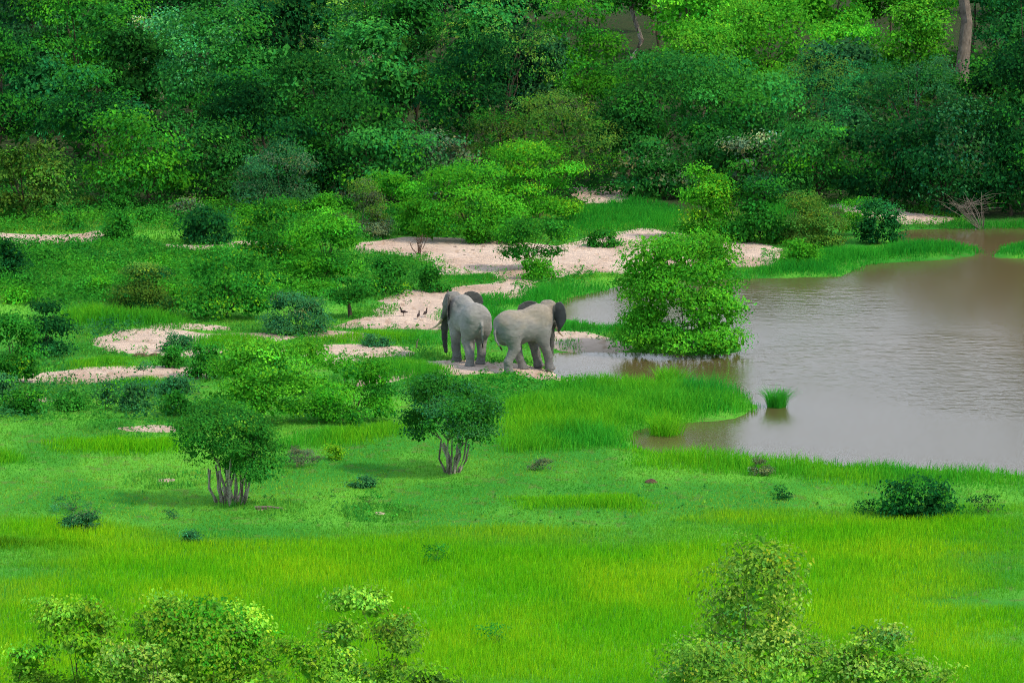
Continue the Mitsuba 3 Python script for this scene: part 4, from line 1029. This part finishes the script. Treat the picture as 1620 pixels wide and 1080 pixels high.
def elephant(name, origin, heading, size, head_yaw, head_drop, feet, ear_l, ear_r, trunk, tail, label, seed, dust, part_tone, grey):
    """local frame: x forward, y left, z up; shoulder height about 3 m before size"""
    f = Field((-1.95, -1.75, -0.06), (2.9, 1.75, 3.35), 0.031)
    # torso
    f.ell((-0.80, 0, 1.96), (0.64, 0.64, 0.70), 0.2)
    f.ell((-0.05, 0, 1.90), (1.02, 0.66, 0.64), 0.25)
    f.ell((0.72, 0, 2.04), (0.64, 0.55, 0.72), 0.25)
    f.ell((0.70, 0, 2.48), (0.55, 0.36, 0.40), 0.25)
    f.ell((-0.72, 0, 2.30), (0.58, 0.46, 0.38), 0.25)
    f.cone((-0.75, 0, 2.38), (0.75, 0, 2.50), 0.25, 0.30, 0.2)
    for s in (1, -1):
        f.ell((-0.80, 0.32 * s, 1.80), (0.48, 0.33, 0.68), 0.12)      # haunch
        f.ell((0.72, 0.36 * s, 1.80), (0.44, 0.30, 0.72), 0.15)       # shoulder
        f.ell((-1.12, 0.30 * s, 2.18), (0.2, 0.2, 0.2), 0.2)          # pin bones beside the tail
    # legs
    for (nm, s), (fx, fz, bend) in zip((('front', 1), ('front', -1), ('hind', 1), ('hind', -1)), feet):
        wy = 0.36 * s
        if nm == 'front':
            f.chain([(0.72, 0.36 * s, 1.72, 0.32), (0.64 + (fx - 0.72) * 0.35, 0.40 * s, 1.24, 0.235), (0.74 + (fx - 0.72) * 0.72 + bend, wy, 0.62 + fz * 0.5, 0.188), (fx - 0.02, wy * 0.95, 0.24 + fz, 0.178), (fx + 0.02, wy * 0.95, 0.06 + fz, 0.205)], 0.09)
            foot = (fx + 0.03, wy * 0.95, fz)
        else:
            f.chain([(-0.80, 0.31 * s, 1.66, 0.40), (-0.66 + (fx + 0.88) * 0.45, 0.36 * s, 1.10, 0.245), (-0.94 + (fx + 0.88) * 0.85 + bend, wy * 0.95, 0.50 + fz * 0.6, 0.172), (fx - 0.03, wy * 0.9, 0.20 + fz, 0.168), (fx + 0.02, wy * 0.9, 0.06 + fz, 0.190)], 0.09)
            foot = (fx + 0.03, wy * 0.9, fz)
        f.ell((foot[0], foot[1], 0.07 + fz), (0.25, 0.225, 0.12), 0.05)
    f.ell((-0.30, 0, 1.24), (0.28, 0.10, 0.10), 0.15)
    # head and neck, turned about the base of the neck
    A = np.array([1.10, 0, 2.30])
    Rh = rotz(head_yaw)
    hp = lambda x, y, z: A + Rh @ (np.array([x, y, z - head_drop]) - A)
    f.cone((0.85, 0, 2.22), hp(1.50, 0, 2.42), 0.52, 0.40, 0.2)
    f.ell(hp(1.62, 0, 2.48), (0.46, 0.40, 0.46), 0.15, Rh)
    f.ell(hp(1.60, 0.13, 2.80), (0.26, 0.2, 0.18), 0.15, Rh)
    f.ell(hp(1.60, -0.13, 2.80), (0.26, 0.2, 0.18), 0.15, Rh)
    f.ell(hp(1.84, 0, 2.28), (0.30, 0.30, 0.42), 0.15, Rh)
    f.cone(hp(1.55, 0, 1.98), hp(1.88, 0, 1.78), 0.22, 0.12, 0.12)
    for s in (1, -1):
        f.cone(hp(1.84, 0.22 * s, 2.12), hp(2.02, 0.25 * s, 1.82), 0.15, 0.10, 0.08)   # tusk sockets
        f.ell(hp(1.86, 0.29 * s, 2.42), (0.10, 0.06, 0.08), 0.05, Rh)
    tp = [hp(1.98, 0, 2.18)] + [hp(*t[:3]) for t in trunk]
    tr = [0.235] + [t[3] for t in trunk]
    f.chain([(*p, r) for p, r in zip(tp, tr)], 0.07)
    ears = []
    for s, (swing, tilt, curve) in ((1, ear_l), (-1, ear_r)):
        O = hp(1.42, 0.36 * s, 2.48)
        U = Rh @ np.array([-math.sin(swing), math.cos(swing) * s, 0])
        V = unit(np.array([0, 0, 1.0]) + U * tilt)
        U = unit(U - V * (U @ V))
        N = np.cross(U, V) * s
        f.sheet(O, U, V, N, EAR, 0.028, curve, 0.06, -0.06)
        ears.append((O, U, V, N, curve))
    # folds of skin between hind legs and below the tail
    f.cone((-1.47, 0.0, 1.80), (-1.05, 0.0, 0.95), 0.03, 0.12, 0.06, cut=True)
    f.cone((-1.50, 0.12, 1.98), (-1.42, 0.10, 1.62), 0.03, 0.02, 0.04, cut=True)
    # tail
    f.chain([(*t[:3], t[3]) for t in tail], 0.05)
    P = np.stack(np.meshgrid(*f.ax, indexing='ij'), -1)
    near = np.abs(f.F) < 0.12
    q = P[near]
    f.F[near] += 0.022 * (meshkit.fbm(q * [3.2, 3.2, 2.0] + seed, 3, seed) - 0.5) + 0.016 * (meshkit.noise(q * [9, 9, 12.0], seed + 5) - 0.5)
    V, Fc = surface_nets(f.F, f.lo, f.h)
    R = rotz(heading)
    put_w = lambda v: (np.asarray(v) * size) @ R.T + origin
    tm = trimesh.Trimesh(V, Fc, process=False)
    bodies = tm.split(only_watertight=False)
    tm = max(bodies, key=lambda b_: len(b_.faces))
    trimesh.smoothing.filter_taubin(tm, iterations=4)
    L = np.array(tm.vertices)
    na = meshkit.fbm(L * 1.6 + seed, 4, seed)[:, None]
    nb = meshkit.fbm(L * [7, 7, 11.0] + seed, 3, seed + 1)[:, None]
    nc_ = meshkit.fbm(L * [3.0, 3.0, 4.0] + seed, 3, seed + 2)[:, None]
    col = np.array([0.95, 1.0, 1.03]) * grey * (0.80 + 0.4 * na) * (0.78 + 0.44 * nb)
    top = np.clip((L[:, 2:] - 2.0 + 0.9 * (nc_ - 0.5)) / 0.55, 0, 1)
    col = col * (1 - dust * top) + np.array([0.45, 0.39, 0.30]) * (0.75 + 0.5 * nb) * dust * top * grey / 0.26          # dry dust on the back
    for O, U, V_, N, curve in ears:
        q = L - O
        u, v, w = q @ U, q @ V_, q @ N
        on = shapely.contains_xy(Polygon(EAR).buffer(0.05), u, v) & (np.abs(w - curve * u ** 2 + 0.06 * v ** 2) < 0.11) & (u > 0.06)
        col[on] = np.array([0.92, 1.0, 1.05]) * grey
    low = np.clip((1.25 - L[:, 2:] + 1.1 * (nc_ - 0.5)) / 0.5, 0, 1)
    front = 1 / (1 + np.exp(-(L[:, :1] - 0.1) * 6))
    k = 1 - (1 - part_tone['legs']) * low * (0.35 + 0.65 * front)                                                # darker towards the feet, most on the front legs
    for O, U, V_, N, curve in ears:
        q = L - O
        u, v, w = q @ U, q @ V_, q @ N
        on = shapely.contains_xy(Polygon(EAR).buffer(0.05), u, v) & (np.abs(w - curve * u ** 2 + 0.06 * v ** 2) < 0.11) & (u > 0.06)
        k = k * np.where(on, part_tone['ears'] * (0.85 + 0.5 * nc_[:, 0]), 1)[:, None]  # ears get a darker tone than the body
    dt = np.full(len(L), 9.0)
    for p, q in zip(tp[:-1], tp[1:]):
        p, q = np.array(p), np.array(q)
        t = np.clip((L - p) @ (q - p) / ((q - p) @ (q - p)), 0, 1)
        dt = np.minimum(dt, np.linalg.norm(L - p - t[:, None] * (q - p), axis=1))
    k = k * (1 - (1 - part_tone['trunk']) * np.clip((0.42 - dt) / 0.14, 0, 1))[:, None]  # trunk darker along its whole length
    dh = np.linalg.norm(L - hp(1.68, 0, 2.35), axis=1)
    k = k * (1 - (1 - part_tone['head']) * np.clip((0.85 - dh) / 0.3, 0, 1))[:, None]  # head darker towards its middle
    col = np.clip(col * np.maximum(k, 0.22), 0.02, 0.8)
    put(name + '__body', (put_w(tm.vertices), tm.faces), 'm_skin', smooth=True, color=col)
    TRIS[0] += len(tm.faces)
    for s in (1, -1):
        pts = [hp(1.96, 0.24 * s, 1.92), hp(2.12, 0.32 * s, 1.60), hp(2.38, 0.41 * s, 1.36), hp(2.76, 0.44 * s, 1.22)]
        t = np.linspace(0, 1, 4)
        tt = np.linspace(0, 1, 12)
        pts = np.stack([np.interp(tt, t, [p[k] for p in pts]) for k in range(3)], -1)
        pts[1:-1] = (pts[:-2] + pts[1:-1] * 2 + pts[2:]) / 4
        put(key('tusk', name), (lambda m_: (put_w(m_[0]), m_[1]))(tube(pts, np.linspace(0.075, 0.016, 12), 12)), 'm_tusk', smooth=True)
        e = trimesh.creation.icosphere(2, 0.035)
        e.apply_translation(hp(1.90, 0.335 * s, 2.42))
        put(key('eye', name), (put_w(e.vertices), e.faces), 'm_eye', smooth=True)
    rng = np.random.default_rng(seed)
    end = np.array(tail[-1][:3])
    dirn = unit(end - np.array(tail[-2][:3]))
    hair = [tube([end - dirn * 0.12 + rng.normal(0, 0.01, 3), end + dirn * 0.10 + rng.normal(0, 0.02, 3), end + dirn * 0.2 + rng.normal(0, 0.03, 3)], [0.010, 0.008, 0.003], 4) for _ in range(14)]
    put(name + '__tail_tuft', (lambda m_: (put_w(m_[0]), m_[1]))(join(hair)), 'm_hair')
    for (nm, s), (fx, fz, bend) in zip((('front', 1), ('front', -1), ('hind', 1), ('hind', -1)), feet):
        for a in (-0.75, -0.25, 0.25, 0.75):
            m = trimesh.creation.icosphere(1, 1.0)
            wy = (0.342 if nm == 'front' else 0.324) * s
            c = np.array([fx + 0.03 + 0.245 * math.cos(a), wy + 0.22 * math.sin(a), 0.055 + fz])
            v = (np.array(m.vertices) * [0.02, 0.05, 0.045]) @ rotz(a).T + c
            put(key('toenail', name), (put_w(v), m.faces), 'm_nail', smooth=True)
    labels[name] = {'label': label, 'category': 'elephant', 'group': 'elephants by the pond'}


def place(foot_px, heading, size, local):
    P = G(*[float(v) for v in foot_px])
    o = P - rotz(heading) @ (np.array([local[0], local[1], 0.0]) * size)
    zs = [ground_z(np.array([o[0]]), np.array([o[1]]))[0], ground_z(P[:1], P[1:2])[0]]
    o[2] = float(np.mean(zs)) + 0.02
    return o


H1 = math.radians(112)
o1 = place((743, 579), H1, 0.97, (-0.85, 0.32))
elephant('elephant', o1, H1, 0.97, math.radians(16), 0.05,
         [(0.62, 0.0, 0.0), (0.82, 0.0, 0.0), (-0.90, 0.0, 0.0), (-0.50, 0.0, 0.02)],
         (math.radians(38), 0.05, -0.18), (math.radians(12), 0.1, -0.1),
         [(2.14, 0, 1.75, 0.19), (2.22, 0, 1.30, 0.15), (2.22, 0, 0.90, 0.122), (2.18, 0, 0.55, 0.10), (2.12, 0, 0.28, 0.085)],
         [(-1.38, 0, 2.02, 0.085), (-1.50, 0, 1.85, 0.062), (-1.53, -0.02, 1.45, 0.05), (-1.50, -0.03, 1.10, 0.036)],
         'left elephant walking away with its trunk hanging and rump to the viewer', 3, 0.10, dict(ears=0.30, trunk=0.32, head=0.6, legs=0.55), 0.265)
H2 = math.radians(32)
o2 = place((806, 589), H2, 0.95, (-0.95, -0.32))
elephant('elephant_001', o2, H2, 0.95, math.radians(44), 0.02,
         [(0.95, 0.06, -0.05), (1.10, 0.0, 0.02), (0.15, 0.0, 0.05), (-0.98, 0.0, -0.02)],
         (math.radians(8), 0.1, -0.1), (math.radians(35), 0.05, -0.2),
         [(2.14, 0, 1.75, 0.19), (2.24, 0, 1.30, 0.15), (2.26, 0, 0.90, 0.122), (2.22, 0, 0.55, 0.10), (2.15, 0, 0.30, 0.085)],
         [(-1.38, 0, 2.02, 0.085), (-1.52, -0.02, 1.82, 0.06), (-1.52, -0.10, 1.50, 0.042), (-1.40, -0.24, 1.22, 0.03)],
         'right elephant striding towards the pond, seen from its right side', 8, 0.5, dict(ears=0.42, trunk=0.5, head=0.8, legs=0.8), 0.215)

scene['m_feather'] = rough(mikit.proc(lambda p, n, uv: mix((0.018, 0.014, 0.016), (0.06, 0.04, 0.04), fbm(p.x * 30, p.y * 30, p.z * 30, 2))), 0.6, 0.3)
scene['m_bill'] = rough({'type': 'rgb', 'value': [0.10, 0.06, 0.04]}, 0.5, 0.3)


def bird(px, py, size, heading, upright, label):
    k = key('bird')
    P = G(float(px), float(py))
    P[2] = ground_z(P[:1], P[1:2])[0] + 0.045
    f = Field((-0.35, -0.2, -0.02), (0.35, 0.2, 0.62), 0.012)
    u = upright
    f.ell((0, 0, 0.24), (0.14, 0.075, 0.08), 0.03, None)
    f.cone((-0.05, 0, 0.24), (-0.24, 0, 0.22 - 0.05 * u), 0.05, 0.022, 0.03)
    f.chain([(0.09, 0, 0.27, 0.05), (0.13, 0, 0.36, 0.032), (0.14, 0, 0.43, 0.032)], 0.03)
    f.ell((0.15, 0, 0.45), (0.045, 0.036, 0.036), 0.02)
    V, Fc = surface_nets(f.F, f.lo, f.h)
    R = rotz(heading)
    w = lambda v: (np.asarray(v) * size) @ R.T + P
    put(k + '__body', (w(V), Fc), 'm_feather', smooth=True)
    put(k + '__bill', (lambda m_: (w(m_[0]), m_[1]))(tube([(0.18, 0, 0.45), (0.22, 0, 0.44), (0.26, 0, 0.425)], [0.014, 0.01, 0.003], 6)), 'm_bill', smooth=True)
    for s in (1, -1):
        put(key('leg', k), (lambda m_: (w(m_[0]), m_[1]))(join([tube([(0.0, 0.035 * s, 0.2), (-0.015, 0.035 * s, 0.1), (0.0, 0.035 * s, -0.03)], [0.012, 0.009, 0.009], 5), tube([(-0.02, 0.035 * s, 0.005), (0.06, 0.035 * s, 0.005)], [0.008, 0.004], 5)])), 'm_bill', smooth=True)
    labels[k] = {'label': label, 'category': 'bird', 'group': 'dark birds on the sand'}


bird(638, 501, 0.86, math.radians(170), 0.2, 'dark bird on the sand, leftmost of three')
bird(662, 506, 0.80, math.radians(75), 1.0, 'dark bird on the sand, middle of three')
bird(673, 503, 0.86, math.radians(60), 1.0, 'dark bird on the sand nearest the left elephant')
P = G(659.0, 550.0)
P[2] = ground_z(P[:1], P[1:2])[0]
put('dry_stalk', join([tube([P, P + [0.02, 0, 0.25], P + [0.09, 0, 0.42]], [0.04, 0.03, 0.012], 6), tube([P + [0.02, 0, 0.25], P + [-0.06, 0, 0.33]], [0.02, 0.008], 5)]), 'm_dead', smooth=True)
labels['dry_stalk'] = {'label': 'pale grey dry stalk in the grass left of the elephants', 'category': 'stalk'}

import sys
print('triangles about', TRIS[0] + 2 * GX.size, file=sys.stderr)
